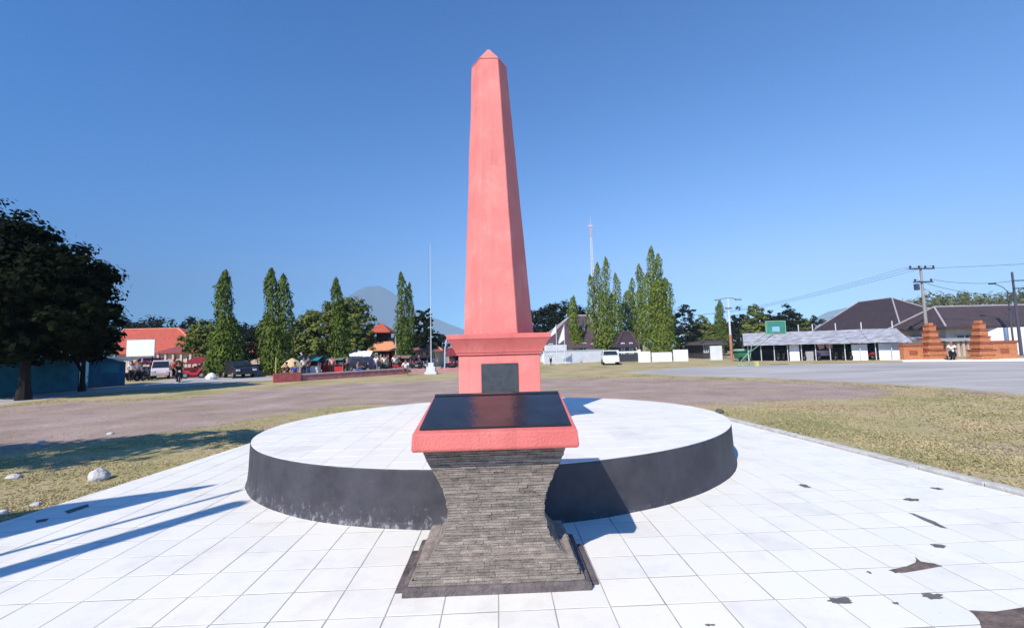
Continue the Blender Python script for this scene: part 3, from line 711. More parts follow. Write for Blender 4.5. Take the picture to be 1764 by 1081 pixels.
def fbox(m, px0, px1, pt, pb, Y, dep, dy=0, zb=None):
    """box whose front stands at distance Y between two picture columns"""
    c = (px0+px1)/2; z0 = 0 if pb is None else Z_(c, pb, Y); z0 = zb if zb is not None else z0
    m.box(X_(px0, Y), X_(px1, Y), Y+dy, Y+dy+dep, z0, Z_(c, pt, Y)); return m
def base_thing(name, label, cat, px, Y, group=None): return thing(name, label, cat, (X_(px, Y), Y, 0), group)
def hiproof(x0, x1, y0, y1, ze, rx0, rx1, zr, th=.14, gable=False):
    m = MB(); ym = (y0+y1)/2
    if gable: rx0, rx1 = x0, x1
    A, B, C, D = (x0, y0, ze), (x1, y0, ze), (x1, y1, ze), (x0, y1, ze); E_, F_ = (rx0, ym, zr), (rx1, ym, zr)
    for q in ((A, B, F_, E_), (C, D, E_, F_), (B, C, F_), (D, A, E_)): m.quad(*q)
    lo = [(x, y, z-th) for x, y, z in (A, B, C, D)]
    m.quad(*reversed(lo))
    for i, (a, b) in enumerate(((A, B), (B, C), (C, D), (D, A))): m.quad(lo[i], lo[(i+1) % 4], b, a)
    return m, [(A, E_), (B, F_), (C, F_), (D, E_), (E_, F_)]
def caps(edges, r, M, parent):
    m = MB()
    for a, b in edges: m.tube([Vector(a)+Vector((0, 0, .05)), Vector(b)+Vector((0, 0, .05))], r, 6)
    return m.build('ridge_cap', M, parent)
def window(parent, x0, x1, y, z0, z1, frame=WHITE, pane=GLASS, rot=None):
    f = MB(); t = .07
    for a in ((x0, x1, z0, z0+t), (x0, x1, z1-t, z1), (x0, x0+t, z0+t, z1-t), (x1-t, x1, z0+t, z1-t), ((x0+x1)/2-t/2, (x0+x1)/2+t/2, z0+t, z1-t)): f.box(a[0], a[1], y-.06, y+.02, a[2], a[3])
    o = f.build('window', frame, parent, world=True); p = MB(); p.box(x0+.03, x1-.03, y-.02, y-.005, z0+.03, z1-.03)
    q = p.build('pane', pane, o)
    off = parent.location
    for v in q.data.vertices: v.co -= off
    return o
def house(name, label, cat, pxl, pxr, Y, dep, p_eave, rpx0, rpx1, p_ridge, wallM, roofM, capM, inset=.7, wins=(), doors=(), group=None, ridge_r=.14, gable=False, wall_top=None):
    t = base_thing(name, label, cat, (pxl+pxr)/2, Y+dep/2, group)
    c = (pxl+pxr)/2; ze = Z_(c, p_eave, Y); zr = Z_((rpx0+rpx1)/2, p_ridge, Y+dep/2)
    x0, x1 = X_(pxl, Y), X_(pxr, Y)
    w_ = MB(); w_.box(x0+inset, x1-inset, Y+inset, Y+dep-inset, 0, ze-.1); w_.build('wall', wallM, t, world=True)
    m, ed = hiproof(x0, x1, Y, Y+dep, ze, X_(rpx0, Y+dep/2), X_(rpx1, Y+dep/2), zr, gable=gable)
    rf = m.build('roof', roofM, t, world=True)
    cm = caps(ed, ridge_r, capM, rf)
    for v in cm.data.vertices: v.co -= t.location
    for a, b, zt, zb in wins: window(t, X_(a, Y+inset), X_(b, Y+inset), Y+inset, zb, zt)
    for a, b, zt in doors:
        d = MB(); d.box(X_(a, Y+inset), X_(b, Y+inset), Y+inset-.05, Y+inset-.003, 0, zt); d.build('door', MAROON, t, world=True)
    return t
# ---- orange roofed house behind the left market
t = house('house', 'long house with a bright orange tiled hip roof behind the white signboard', 'house', 183, 352, 58, 11, 607, 212, 306, 567, CREAM, ROOFO, CAPO, wins=[(206, 216, 2.1, .9), (275, 285, 2.1, .9), (322, 332, 2.1, .9)], doors=[(296, 304, 2.1)], ridge_r=.12)
v_ = MB(); Yv = 53.5
zt_, zb_ = Z_(305, 592, Yv+4), Z_(305, 606, Yv)
a_, b_ = X_(268, Yv), X_(346, Yv)
v_.loft([[(a_, Yv, zb_-.1), (b_, Yv, zb_-.1), (b_, Yv+4.9, zt_-.1), (a_, Yv+4.9, zt_-.1)], [(a_, Yv, zb_), (b_, Yv, zb_), (b_, Yv+4.9, zt_), (a_, Yv+4.9, zt_)]]); v_.build('veranda_roof', col('dull_maroon_roof', (140, 70, 72), var=.2), t, world=True)
for px in (270, 283, 296, 310, 326, 343):
    p = MB(); xx = X_(px, Yv); p.box(xx-.12, xx+.12, Yv+.2, Yv+.44, 0, zb_-.11); p.build('veranda_post', CREAM, t, world=True)
p = MB(); p.box(a_, b_, Yv-.4, Yv-.2, 0, .75); p.build('veranda_wall', MAROON, t, world=True)
house('small_house', 'small house with a dull red roof between the two left mast trees', 'house', 408, 452, 66, 8, 606, 420, 440, 590, CREAM, ROOFR, CAPO, wins=[(426, 434, 2., .9)])
house('small_house', 'little orange roofed house glimpsed between trees above the teal stall', 'house', 528, 568, 60, 7, 601, 538, 556, 588, CREAM, ROOFO, CAPO, wins=[(540, 548, 2.2, 1.)])
house('small_house', 'low brown roofed shop building behind the flagpole', 'shop', 704, 762, 55, 8, 604, 716, 744, 591, CREAM, col('brown_roof', (130, 85, 75), var=.2), CAPO, wins=[(720, 730, 2.1, .9), (742, 750, 2.1, .9)], doors=[(734, 740, 2.)])
# ---- two tier pavilion
Yp = 54.; t = base_thing('pavilion', 'open pavilion with a small red upper roof over an orange lower roof', 'pavilion', 655, Yp+3)
zl, zm = Z_(660, 602, Yp), Z_(660, 582, Yp+3)
m, ed = hiproof(X_(632, Yp), X_(692, Yp), Yp, Yp+6.4, zl, X_(650, Yp+3.2), X_(668, Yp+3.2), zm); rf = m.build('lower_roof', col('pale_orange_roof', (205, 140, 100), var=.2, scale=3), t, world=True)
m = MB(); m.box(X_(648, Yp+2), X_(666, Yp+2), Yp+2.2, Yp+4.4, zm-.8, Z_(657, 572, Yp+2)); m.build('upper_wall', DARK, t, world=True)
z1_ = Z_(656, 571, Yp+2); m, ed = hiproof(X_(637, Yp+1.4), X_(672, Yp+1.4), Yp+1.2, Yp+5.4, z1_, X_(653, Yp+3.3), X_(658, Yp+3.3), Z_(655, 556, Yp+3)); m.build('upper_roof', ROOFO, t, world=True)
for px in (638, 650, 664, 676, 687):
    m = MB(); m.box(X_(px, Yp)-.11, X_(px, Yp)+.11, Yp+.5, Yp+.72, 0, zl-.15); m.build('post', WOODB, t, world=True)
m = MB(); m.box(X_(640, Yp), X_(686, Yp), Yp+4.5, Yp+4.7, 0, zl-.15); m.build('back_wall', MAROON, t, world=True)

# ---- plum gabled house behind the white letter wall
Yh = 62.
t = house('house', 'large house with a steep plum roof and pale ridge behind the white wall', 'house', 925, 1032, Yh, 14, 598, 985, 1018, 544, WHITE, ROOFP, CAPW, wins=[(945, 953, 2.6, 1.), (1000, 1010, 2.6, 1.)], ridge_r=.16)
m = MB(); m.box(X_(1008, Yh+2), X_(1012, Yh+2), Yh+3.2, Yh+3.8, Z_(1010, 572, Yh), Z_(1010, 549, Yh)); m.build('chimney', CREAM, t, world=True)
house('small_house', 'dark gatehouse with a stepped plum roof seen between the tall mast trees', 'house', 1062, 1100, 56, 8, 596, 1074, 1088, 572, col('dim_grey', (95, 92, 98)), ROOFD, ROOFP, wins=[(1070, 1076, 2.4, .8), (1084, 1090, 2.4, .8)])
house('small_house', 'small dark hut beside the white gate post', 'hut', 1206, 1252, 58, 6, 592, 1214, 1244, 588, col('dark_wall', (62, 58, 62), var=.2), col('grey_hut_roof', (80, 72, 72), var=.2), col('dark_cap', (70, 65, 66)), wins=[(1212, 1220, 2., .8)])
# ---- great dark roofs on the right
A_, B_ = G(1290, 622), G(1566, 619.5)
dv = (B_-A_); Lc = dv.length; dn_ = dv.normalized(); pv_ = Vector((-dn_.y, dn_.x, 0))
if pv_.y < 0: pv_ = -pv_
def online(px, O, d):          # where the sight line of a picture column meets a ground line
    q = ray(px, 580); k = q.x/q.y; s = (k*O.y-O.x)/(d.x-k*d.y); return s
def bigroof(label, pxl, pxr, Y, dep, pe, pxa, pxb, prd, M):
    O = Vector((X_(pxl, Y), Y, 0)); L_ = online(pxr, O, dn_); RO = O+pv_*dep/2
    t = thing('hall', label, 'hall', O, 'long dark roofed halls at the right')
    ze = Z_(pxl, pe, Y); ra, rb = online(pxa, RO, dn_), online(pxb, RO, dn_); pa = RO+dn_*ra
    m, ed = hiproof(0, L_, 0, dep, ze, ra, rb, Z_(pxa, prd, pa.y), .25)
    T = lambda v: tuple(Vector((dn_*v[0]+pv_*v[1]).to_tuple()[:2]+(v[2],)))
    m.v = [T(v) for v in m.v]; rf = m.build('roof', M, t)
    caps([(T(a), T(b)) for a, b in ed], .16, CAPW, rf)
    m = MB(); m.box(1, L_-1, 1, dep-1, 0, ze-.12); m.v = [T(v) for v in m.v]; m.build('wall', WHITE, t)
    for k in range(int(L_/4)):
        m = MB(); m.box(2+4*k, 4+4*k, .93, .99, 1, 2.4); m.v = [T(v) for v in m.v]; m.build('window', GLASS, t)
    return t
def hall2(label, pc, Y0, pfar, pright, pe, pr0, pr1, prd, M, along):
    """axis aligned hip roof: near corner, far left corner and right end given by picture columns"""
    x0 = X_(pc, Y0, 570); x1 = X_(pright, Y0, 570); k = ray(pfar, 570); y1 = x0/(k.x/k.y); ze = Z_(pc, pe, Y0)
    t = thing('hall', label, 'hall', (x0, Y0, 0), 'long dark roofed halls at the right'); m = MB()
    if along == 'y':
        xm = (x0+x1)/2; ka, kb = ray(pr1, 520), ray(pr0, 520); ya, yb = xm/(ka.x/ka.y), xm/(kb.x/kb.y); E_, F_ = (xm, ya), (xm, yb)
    else:
        ym = (Y0+y1)/2; E_, F_ = (X_(pr0, ym, 530), ym), (X_(pr1, ym, 530), ym)
    zr = Z_(pr1 if along == 'y' else pr0, prd, E_[1]); E_ += (zr,); F_ += (zr,)
    A, B, C, D = (x0, Y0, ze), (x1, Y0, ze), (x1, y1, ze), (x0, y1, ze)
    if along == 'y': fs = ((A, B, E_), (B, C, F_, E_), (C, D, F_), (D, A, E_, F_)); ed = [(A, E_), (B, E_), (C, F_), (D, F_), (E_, F_)]
    else: fs = ((A, B, F_, E_), (B, C, F_), (C, D, E_, F_), (D, A, E_)); ed = [(A, E_), (D, E_), (B, F_), (C, F_), (E_, F_)]
    for q in fs: m.quad(*q)
    lo = [(a, b, c-.25) for a, b, c in (A, B, C, D)]; m.quad(*reversed(lo))
    for i, (a, b) in enumerate(((A, B), (B, C), (C, D), (D, A))): m.quad(lo[i], lo[(i+1) % 4], b, a)
    rf = m.build('roof', M, t, world=True); c = caps(ed, .10, CAPW, rf)
    for v in c.data.vertices: v.co -= t.location
    m = MB(); m.box(x0+1, x1-1, Y0+1, y1-1, 0, ze-.12); m.build('wall', CREAM, t, world=True)
    for kx in range(max(1, int((x1-x0)/4)-1)): window(t, x0+2+4*kx, x0+4+4*kx, Y0+.97, 1, 2.3, CREAM)
    return t
hall2('great hall with a tall dark brown hip roof behind the long grey carport', 1553, 62, 1392, 1705, 566, 1478, 1537, 513, ROOFD, 'y')
hall2('long low hall with a dark roof and pale ridge behind the brick gate', 1630, 46, 1530, 1960, 562, 1609, 1850, 529, col('dark_grey_roof', (70, 58, 60), var=.18, scale=1.2), 'x')
# ---- long carport
A_, B_ = G(1290, 622), G(1566, 619.5)
dv = (B_-A_); Lc = dv.length; dn_ = dv.normalized(); pv_ = Vector((-dn_.y, dn_.x, 0))
if pv_.y < 0: pv_ = -pv_
t = thing('carport', 'long low carport with a pale grey sheet roof along the right of the square', 'carport', A_)
m = MB(); ze, zr = 1.72, 3.05
e0, e1 = A_-dn_*.4-pv_*.6, B_+dn_*.2-pv_*.6
nseg = 9
for i in range(nseg):
    p, q = e0.lerp(e1, i/nseg), e0.lerp(e1, (i+1)/nseg-.0006); k = random.uniform(-.02, .02)
    lo = [p, q, q+pv_*4.2, p+pv_*4.2]; hs = [ze+k, ze+k+random.uniform(-.03, .03), zr+k, zr+k]
    m.loft([[(v.x, v.y, h-.06) for v, h in zip(lo, hs)], [(v.x, v.y, h) for v, h in zip(lo, hs)]])
m.build('sheet_roof', GREYR, t, world=True)
m = MB(); q0, q1 = e0+pv_*4.2, e1+pv_*4.2
m.loft([[(v.x, v.y, z) for v, z in ((q0, 1.2), (q1, 1.2), (q1+pv_*.1, 1.2), (q0+pv_*.1, 1.2))], [(v.x, v.y, z) for v, z in ((q0, zr-.08), (q1, zr-.08), (q1+pv_*.1, zr-.08), (q0+pv_*.1, zr-.08))]]); m.build('fascia', DARK, t, world=True)
for i in range(12):
    m = MB(); c = A_.lerp(B_, i/11); m.tube([c, c+Vector((0, 0, ze-.02))], .04, 6); m.build('post', WPOLE, t, world=True)
for px in (1343, 1362, 1397, 1424, 1467, 1513, 1566):
    Yq = 40.; m = MB(); c = A_.lerp(B_, min(1, max(0, (px-1290)/276)))+pv_*4.0; m.tube([(c.x, c.y, 0), (c.x, c.y, zr+.75)], [.06, .05], 6); m.build('mast_post', WPOLE, t, world=True)
# walls under and behind the carport
def wallseg(name, label, cat, g0, g1, h, th, M, group=None, capM=None, z0=-.05):
    g0, g1 = Vector((g0.x, g0.y, 0)), Vector((g1.x, g1.y, 0)); t = thing(name, label, cat, g0, group)
    d = (g1-g0).normalized(); n = Vector((-d.y, d.x, 0)); n = n if n.y > 0 else -n
    q = [g0, g1, g1+n*th, g0+n*th]; m = MB(); m.loft([[(v.x, v.y, z0) for v in q], [(v.x, v.y, h) for v in q]]); m.build('wall_panel', M, t, world=True, bevel=.01)
    if capM:
        q = [g0-n*.04-d*.04, g1-n*.04+d*.04, g1+n*(th+.04)+d*.04, g0+n*(th+.04)-d*.04]; m = MB(); m.loft([[(v.x, v.y, h+.002) for v in q], [(v.x, v.y, h+.09) for v in q]]); m.build('coping', capM, t, world=True)
    return t
def at(px): return A_.lerp(B_, (px-1290)/276.)
for a, b, h, lb in ((1369, 1387, 1.65, 'white cubicle wall under the middle of the carport'), (1478, 1504, 1.55, 'white wall panel under the carport left of the parked motorbikes'), (1522, 1560, 1.6, 'white wall panel at the end of the carport beside the brick gate'), (1398, 1412, .95, 'grey low partition under the carport')):
    wallseg('partition_wall', lb, 'wall', at(a)+pv_*.25, at(b)+pv_*.25, h, .15, GREYW if 'grey' in lb else WHITE, 'partition walls under the carport')
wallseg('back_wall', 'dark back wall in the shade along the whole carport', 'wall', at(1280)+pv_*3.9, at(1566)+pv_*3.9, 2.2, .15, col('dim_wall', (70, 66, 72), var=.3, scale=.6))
# ---- white walls in the middle distance
def gw(label, p0, p1, h, M=WHITE, name='white_wall', th=.25, capM=None, group='white boundary walls across the square'):
    return wallseg(name, label, 'wall', G(*p0), G(*p1), h, th, M, group, capM)
gw('low white boundary wall left of the broad mast tree', (938, 627), (1040, 622.5), 1.5, capM=WPOLE)
gw('higher white wall panel nearest the obelisk cornice', (940, 624), (977, 622.6), 2.35)
gw('white wall block behind the short mast tree', (994, 621), (1007, 620.6), 2.1)
gw('short white wall between the parked cars and the dark gate', (1040, 625), (1062, 624.5), 1.2)
gw('white wall right of the dark gate', (1103, 623.6), (1121, 623.2), 1.25)
gw('long low white wall at the foot of the tallest mast tree', (1124, 623), (1158, 622.2), 1.1)
gw('white wall panel standing alone right of the tallest mast tree', (1161, 622), (1186, 621.4), 1.35)
gw('white gate post wall left of the street lamp', (1226, 620), (1245, 619.4), 1.7)
g = G(1083, 624)
t = thing('sliding_gate', 'dark sliding gate in a white frame between the mast trees', 'gate', g); sc = g.y/760
m = MB(); m.box(g.x-17*sc, g.x+17*sc, g.y, g.y+.08, .12, 1.0); m.build('gate_leaf', col('dark_gate', (58, 58, 64), var=.2), t, world=True)
m = MB(); m.box(g.x-20*sc, g.x+20*sc, g.y-.02, g.y+.12, 1.15, 1.32); m.build('top_rail', WHITE, t, world=True)
for s_ in (-1, 1):
    m = MB(); m.box(g.x+s_*19*sc-.14, g.x+s_*19*sc+.14, g.y-.1, g.y+.2, 0, 1.5); m.build('gate_post', WHITE, t, world=True)
g = G(1028, 621); sc = g.y/760; t = thing('notice_board', 'white square notice board above the low white wall', 'sign', (g.x, g.y+.4, 0))
m = MB(); m.box(g.x-8*sc, g.x+8*sc, g.y+.4, g.y+.5, Z_(1028, 606, g.y), Z_(1028, 591, g.y)); m.build('board', WTARP, t, world=True)
for s_ in (-5, 5): m = MB(); m.box(g.x+s_*sc-.04, g.x+s_*sc+.04, g.y+.43, g.y+.49, 0, Z_(1028, 606, g.y)); m.build('leg', STEEL, t, world=True)
def flag(label, px, pt, pb_, Y, M=WTARP):
    t = base_thing('pennant_flag', label, 'flag', px, Y, 'tall pennants by the plum house'); x = X_(px, Y); zt = Z_(px, pt, Y)
    m = MB(); m.tube([(x, Y, 0), (x, Y, zt+.2)], [.05, .03], 6); m.build('pole', WPOLE, t, world=True)
    m = MB(); zb = Z_(px, pb_, Y); m.quad((x-.05, Y-.04, zt), (x-.75, Y-.02, zb+.3), (x-.7, Y+.05, zb), (x-.05, Y-.03, zb+.5)); o = m.build('cloth', M, t, world=True); s = o.modifiers.new('s', 'SOLIDIFY'); s.thickness = .02
flag('left white pennant on a pole before the plum roof', 959, 561, 580, 52); flag('right white pennant on a pole before the plum roof', 973, 561, 592, 52)
# ---- radio tower
Yt = 125.; t = base_thing('radio_tower', 'thin pale lattice radio mast rising behind the mast trees', 'tower', 1026, Yt); m = MB(); x = X_(1026, Yt); zt = Z_(1022, 384, Yt); n = 27
for gk in range(9):
    m = MB()
    for i in range(gk*3, gk*3+3):
        a, b = i/n, (i+1)/n; w0, w1 = .95*(1-a)+.22, .95*(1-b)+.22; cs = ((-1, -1), (1, -1), (1, 1), (-1, 1))
        for sx, sy in cs: m.tube([(x+sx*w0/2, Yt+sy*w0/2, zt*a), (x+sx*w1/2, Yt+sy*w1/2, zt*b)], .06, 4)
        for q in range(4): m.tube([(x+cs[q][0]*w0/2, Yt+cs[q][1]*w0/2, zt*a), (x+cs[(q+1) % 4][0]*w1/2, Yt+cs[(q+1) % 4][1]*w1/2, zt*b)], .04, 4)
    m.build('red_section' if gk in (4, 8) else 'white_section', col('faded_red', (215, 165, 165)) if gk in (4, 8) else WPOLE, t, world=True)
m = MB(); m.tube([(x, Yt, zt-.2), (x, Yt, zt+2.2)], .04, 5); m.box(x-.8, x+.6, Yt-.1, Yt+.1, zt-1, zt-.7); m.build('antenna', WPOLE, t, world=True)
# ---- flagpole with stepped white base
g = G(743, 644); t = thing('flagpole', 'tall thin white flagpole on a small white stepped base', 'flagpole', g)
m = MB(); 
for hw, z0, z1 in ((.48, 0, .22), (.36, .22, .62), (.22, .62, .95)): m.box(g.x-hw, g.x+hw, g.y-hw, g.y+hw, z0, z1)
m.build('base', WPOLE, t, world=True, bevel=.02)
m = MB(); zt = Z_(740, 418, g.y); m.tube([(g.x, g.y, .9), (g.x, g.y, zt*.5), (g.x, g.y, zt)], [.04, .028, .016], 8); m.build('pole', WPOLE, t, world=True)
m = MB(); m.tube([(g.x-.14, g.y-.04, 1.3), (g.x-.12, g.y-.04, zt-.1)], .008, 4); m.build('halyard', STEEL, t, world=True)
g = G(682, 634); t = thing('lamp_pole', 'short thin white pole left of the forked mast tree', 'pole', g); m = MB(); m.tube([(g.x, g.y, 0), (g.x, g.y, Z_(681, 573, g.y))], [.06, .045], 7); m.build('pole', WPOLE, t, world=True)
m = MB(); m.box(g.x-.12, g.x+.4, g.y-.08, g.y+.08, Z_(681, 573, g.y), Z_(681, 573, g.y)+.09); m.build('lamp_head', STEEL, t, world=True)
g = G(475, 653); tag((lambda q: q)(MB().__class__ and (lambda mm: (mm.tube([(g.x, g.y, 0), (g.x, g.y, Z_(475, 615, g.y))], .05, 7), mm.build('marker_pole', col('yellow_green_pole', (170, 165, 90), var=.1)))[1])(MB())), 'yellow green marker pole at the corner of the red kerb wall', 'pole')
g = G(768, 640); t = thing('bent_pipe_arch', 'pale blue white bent pipe pole just left of the obelisk cornice', 'pole', g)
m = MB(); z2 = Z_(768, 577, g.y); m.tube([(g.x-.1, g.y, 0), (g.x-.05, g.y, z2*.6), (g.x+.1, g.y, z2-.5), (g.x+.5, g.y, z2-.1), (g.x+1.1, g.y, z2)], .07, 8); m.build('pipe', col('pale_blue_pipe', (165, 178, 205), var=.1), t, world=True)

# ---- street lamp, electric poles, wires
def arm_pole(name, label, cat, px, pb_, pt, M, r=.14): 
    g = G(px, pb_); t = thing(name, label, cat, g); z = Z_(px, pt, g.y); m = MB(); m.tube([(g.x, g.y, -.05), (g.x, g.y, z*.5), (g.x, g.y, z)], [r, r*.8, r*.6], 10); m.build('pole', M, t, world=True); return t, g, z
t, g, z = arm_pole('street_lamp', 'tall white street lamp with two arms and a rust coloured foot', 'lamp', 1261, 622, 514, WPOLE, .12)
m = MB(); m.tube([(g.x-1.1, g.y, z-.1), (g.x-.4, g.y, z+.05), (g.x+.4, g.y, z+.05), (g.x+1.1, g.y, z-.1)], .05, 6); m.build('arm', STEEL, t, world=True)
for s_ in (-1, 1):
    m = MB(); m.box(g.x+s_*1.15-.32, g.x+s_*1.15+.32, g.y-.14, g.y+.14, z-.2, z-.06); m.build('lamp_head', STEEL, t, world=True, bevel=.03)
m = MB(); m.tube([(g.x, g.y, 0), (g.x, g.y, z*.42)], .145, 10); m.build('rusty_sleeve', col('rust_brown', (165, 112, 95), var=.2), t, world=True)
m = MB(); m.box(g.x-.35, g.x+.35, g.y-.1, g.y+.1, z*.83, z*.86); m.build('bracket', STEEL, t, world=True)
t, g1, z1 = arm_pole('electric_pole', 'concrete electric pole with two crossarms behind the left brick gate tower', 'pole', 1601, 615, 457, CONC, .17)
for zz, wd, nm in ((z1-.35, 1.35, 3), (z1-1.75, 1.05, 2)):
    m = MB(); m.box(g1.x-wd, g1.x+wd, g1.y-.2, g1.y-.09, zz-.07, zz+.07); m.build('crossarm', col('dark_crossarm', (60, 70, 90), var=.2), t, world=True)
    for k in ((-1, -.25, .3, 1) if nm == 3 else (-.9, .9)):
        m = MB(); xx = g1.x+wd*.92*k; m.tube([(xx, g1.y-.15, zz+.07), (xx, g1.y-.15, zz+.2), (xx, g1.y-.15, zz+.32)], [.05, .1, .06], 7); m.build('insulator', BLACK, t, world=True)
m = MB(); m.box(g1.x-.95, g1.x-.55, g1.y-.3, g1.y, z1-2.6, z1-1.95); m.build('transformer_box', col('dark_crossarm', (60, 70, 90)), t, world=True, bevel=.03)
t, g2_, z2_ = arm_pole('electric_pole', 'dark electric pole at the right photo edge beside the arched street lamp', 'pole', 1760, 612, 468, col('dark_pole', (75, 72, 88), var=.15), .15)
for zz in (z2_-.9, z2_-1.7): m = MB(); m.box(g2_.x-.2, g2_.x+1.2, g2_.y-.16, g2_.y-.08, zz-.05, zz+.05); m.build('crossarm', col('dark_crossarm', (60, 70, 90)), t, world=True)
t, g3, z3 = arm_pole('street_lamp', 'dark street lamp with a single arm to the left at the right edge', 'lamp', 1748, 611, 500, col('dark_pole', (75, 72, 88)), .1)
m = MB(); m.tube([(g3.x, g3.y, z3-.1), (g3.x-.4, g3.y, z3+.35), (g3.x-1.3, g3.y, z3+.75)], .045, 6); m.build('arm', STEEL, t, world=True)
m = MB(); m.box(g3.x-1.9, g3.x-1.25, g3.y-.12, g3.y+.12, z3+.7, z3+.84); m.build('lamp_head', BLACK, t, world=True, bevel=.03)
WIRE = mat('black_cable', (.04, .045, .06), .6, .1)
def wire(a, b, sag, label, r=.022):
    m = MB(); a, b = Vector(a), Vector(b); n = 14
    m.tube([a.lerp(b, i/n)-Vector((0, 0, 4*sag*(i/n)*(1-i/n))) for i in range(n+1)], r, 4)
    c = m.build('overhead_wire', WIRE); tag(c, label, 'wire', 'overhead electric wires')
far = P(1185, 545, 120)
for k, (dx, dz) in enumerate(((-1.1, -.05), (0, -.05), (1.1, -.05))):
    wire((g1.x+dx, g1.y-.15, z1+dz), (far.x+dx, far.y, far.z+.4), 1.2, ['leftmost', 'middle', 'rightmost'][k]+' of three wires falling from the concrete pole towards the street lamp', .016)
wire((g1.x-.8, g1.y-.15, z1-1.5), (g3.x, g3.y, z3-.4), .5, 'wire sagging from the concrete pole to the right street lamp')
wire((g1.x+.9, g1.y-.15, z1-1.5), (g2_.x+.1, g2_.y, z2_-.9), .35, 'wire from the lower crossarm to the dark right pole', .018)
wire(P(1560, 463, 75), P(1900, 447, 40), .1, 'lone wire crossing the sky above the right hall', .02)

# ---- basketball hoop
g = G(1304, 631); Yh_ = g.y; t = thing('basketball_hoop', 'green basketball stand with a framed backboard at the edge of the asphalt', 'basketball hoop', g); s = Yh_/760
bx0_, bx1_, bz0, bz1 = X_(1314, Yh_), X_(1348, Yh_), Z_(1331, 576, Yh_), Z_(1331, 553, Yh_); yb = Yh_-.6
m = MB(); m.box(bx0_+.06, bx1_-.06, yb, yb+.05, bz0+.06, bz1-.06); m.build('backboard', GREENP, t, world=True)
m = MB()
for a in ((bx0_, bx1_, bz0, bz0+.06), (bx0_, bx1_, bz1-.06, bz1), (bx0_, bx0_+.06, bz0+.06, bz1-.06), (bx1_-.06, bx1_, bz0+.06, bz1-.06)): m.box(a[0], a[1], yb-.02, yb+.07, a[2], a[3])
cx_ = (bx0_+bx1_)/2
m.build('frame', LGREENP, t, world=True)
m = MB(); m.box(cx_-.3, cx_+.3, yb-.012, yb-.002, bz0+.22, bz0+.62); m.build('target_square', col('pale_blue_panel', (140, 180, 200), var=.1), t, world=True)
m = MB(); rr_ = .23; m.tube([(cx_+rr_*math.cos(a), yb-.3+rr_*math.sin(a), bz0+.12) for a in [2*math.pi*i/16 for i in range(17)]], .014, 6); m.build('rim', col('orange_rim', (200, 90, 40)), t, world=True)
m = MB()
for a, b in (((g.x, g.y+1.2, .0), (g.x+.2, g.y+.9, 1.7)), ((g.x+.2, g.y+.9, 1.7), (cx_-.3, yb+.06, bz0+.5)), ((g.x-.9, g.y+1.4, 0), (g.x+.1, g.y+.9, 1.35)), ((g.x+.1, g.y+.95, 1.2), (cx_, yb+.08, bz0+.15))): m.tube([a, b], .032, 7)
m.tube([(g.x-.9, g.y+1.3, .06), (g.x+.9, g.y+1.3, .06)], .06, 6)
m.build('stand', LGREENP, t, world=True)
m = MB(); m.box(g.x-.14, g.x+.14, g.y-.1, g.y+.2, 0, .42); m.build('foot_weight', col('yellow_weight', (185, 180, 120), var=.1), t, world=True, bevel=.03)
g = G(1283, 622); t = thing('green_bin_cart', 'dark green covered cart left of the basketball stand', 'cart', g); m = MB(); m.box(g.x-.6, g.x+.75, g.y, g.y+1, .3, 1.1); m.build('box_body', col('leaf_green_paint', (45, 105, 75), var=.2), t, world=True, bevel=.04)
m = MB(); m.loft([[(g.x-.75, g.y-.2, 1.12), (g.x+.9, g.y-.2, 1.12), (g.x+.9, g.y+1.2, 1.12), (g.x-.75, g.y+1.2, 1.12)], [(g.x-.5, g.y+.1, 1.32), (g.x+.6, g.y+.1, 1.32), (g.x+.6, g.y+.9, 1.32), (g.x-.5, g.y+.9, 1.32)]]); m.build('cover', LGREENP, t, world=True)
for s_ in (-.4, .55): m = MB(); m.disc((g.x+s_, g.y+.02, .26), (0, 1, 0), .26, .1); m.build('wheel', BLACK, t, world=True)

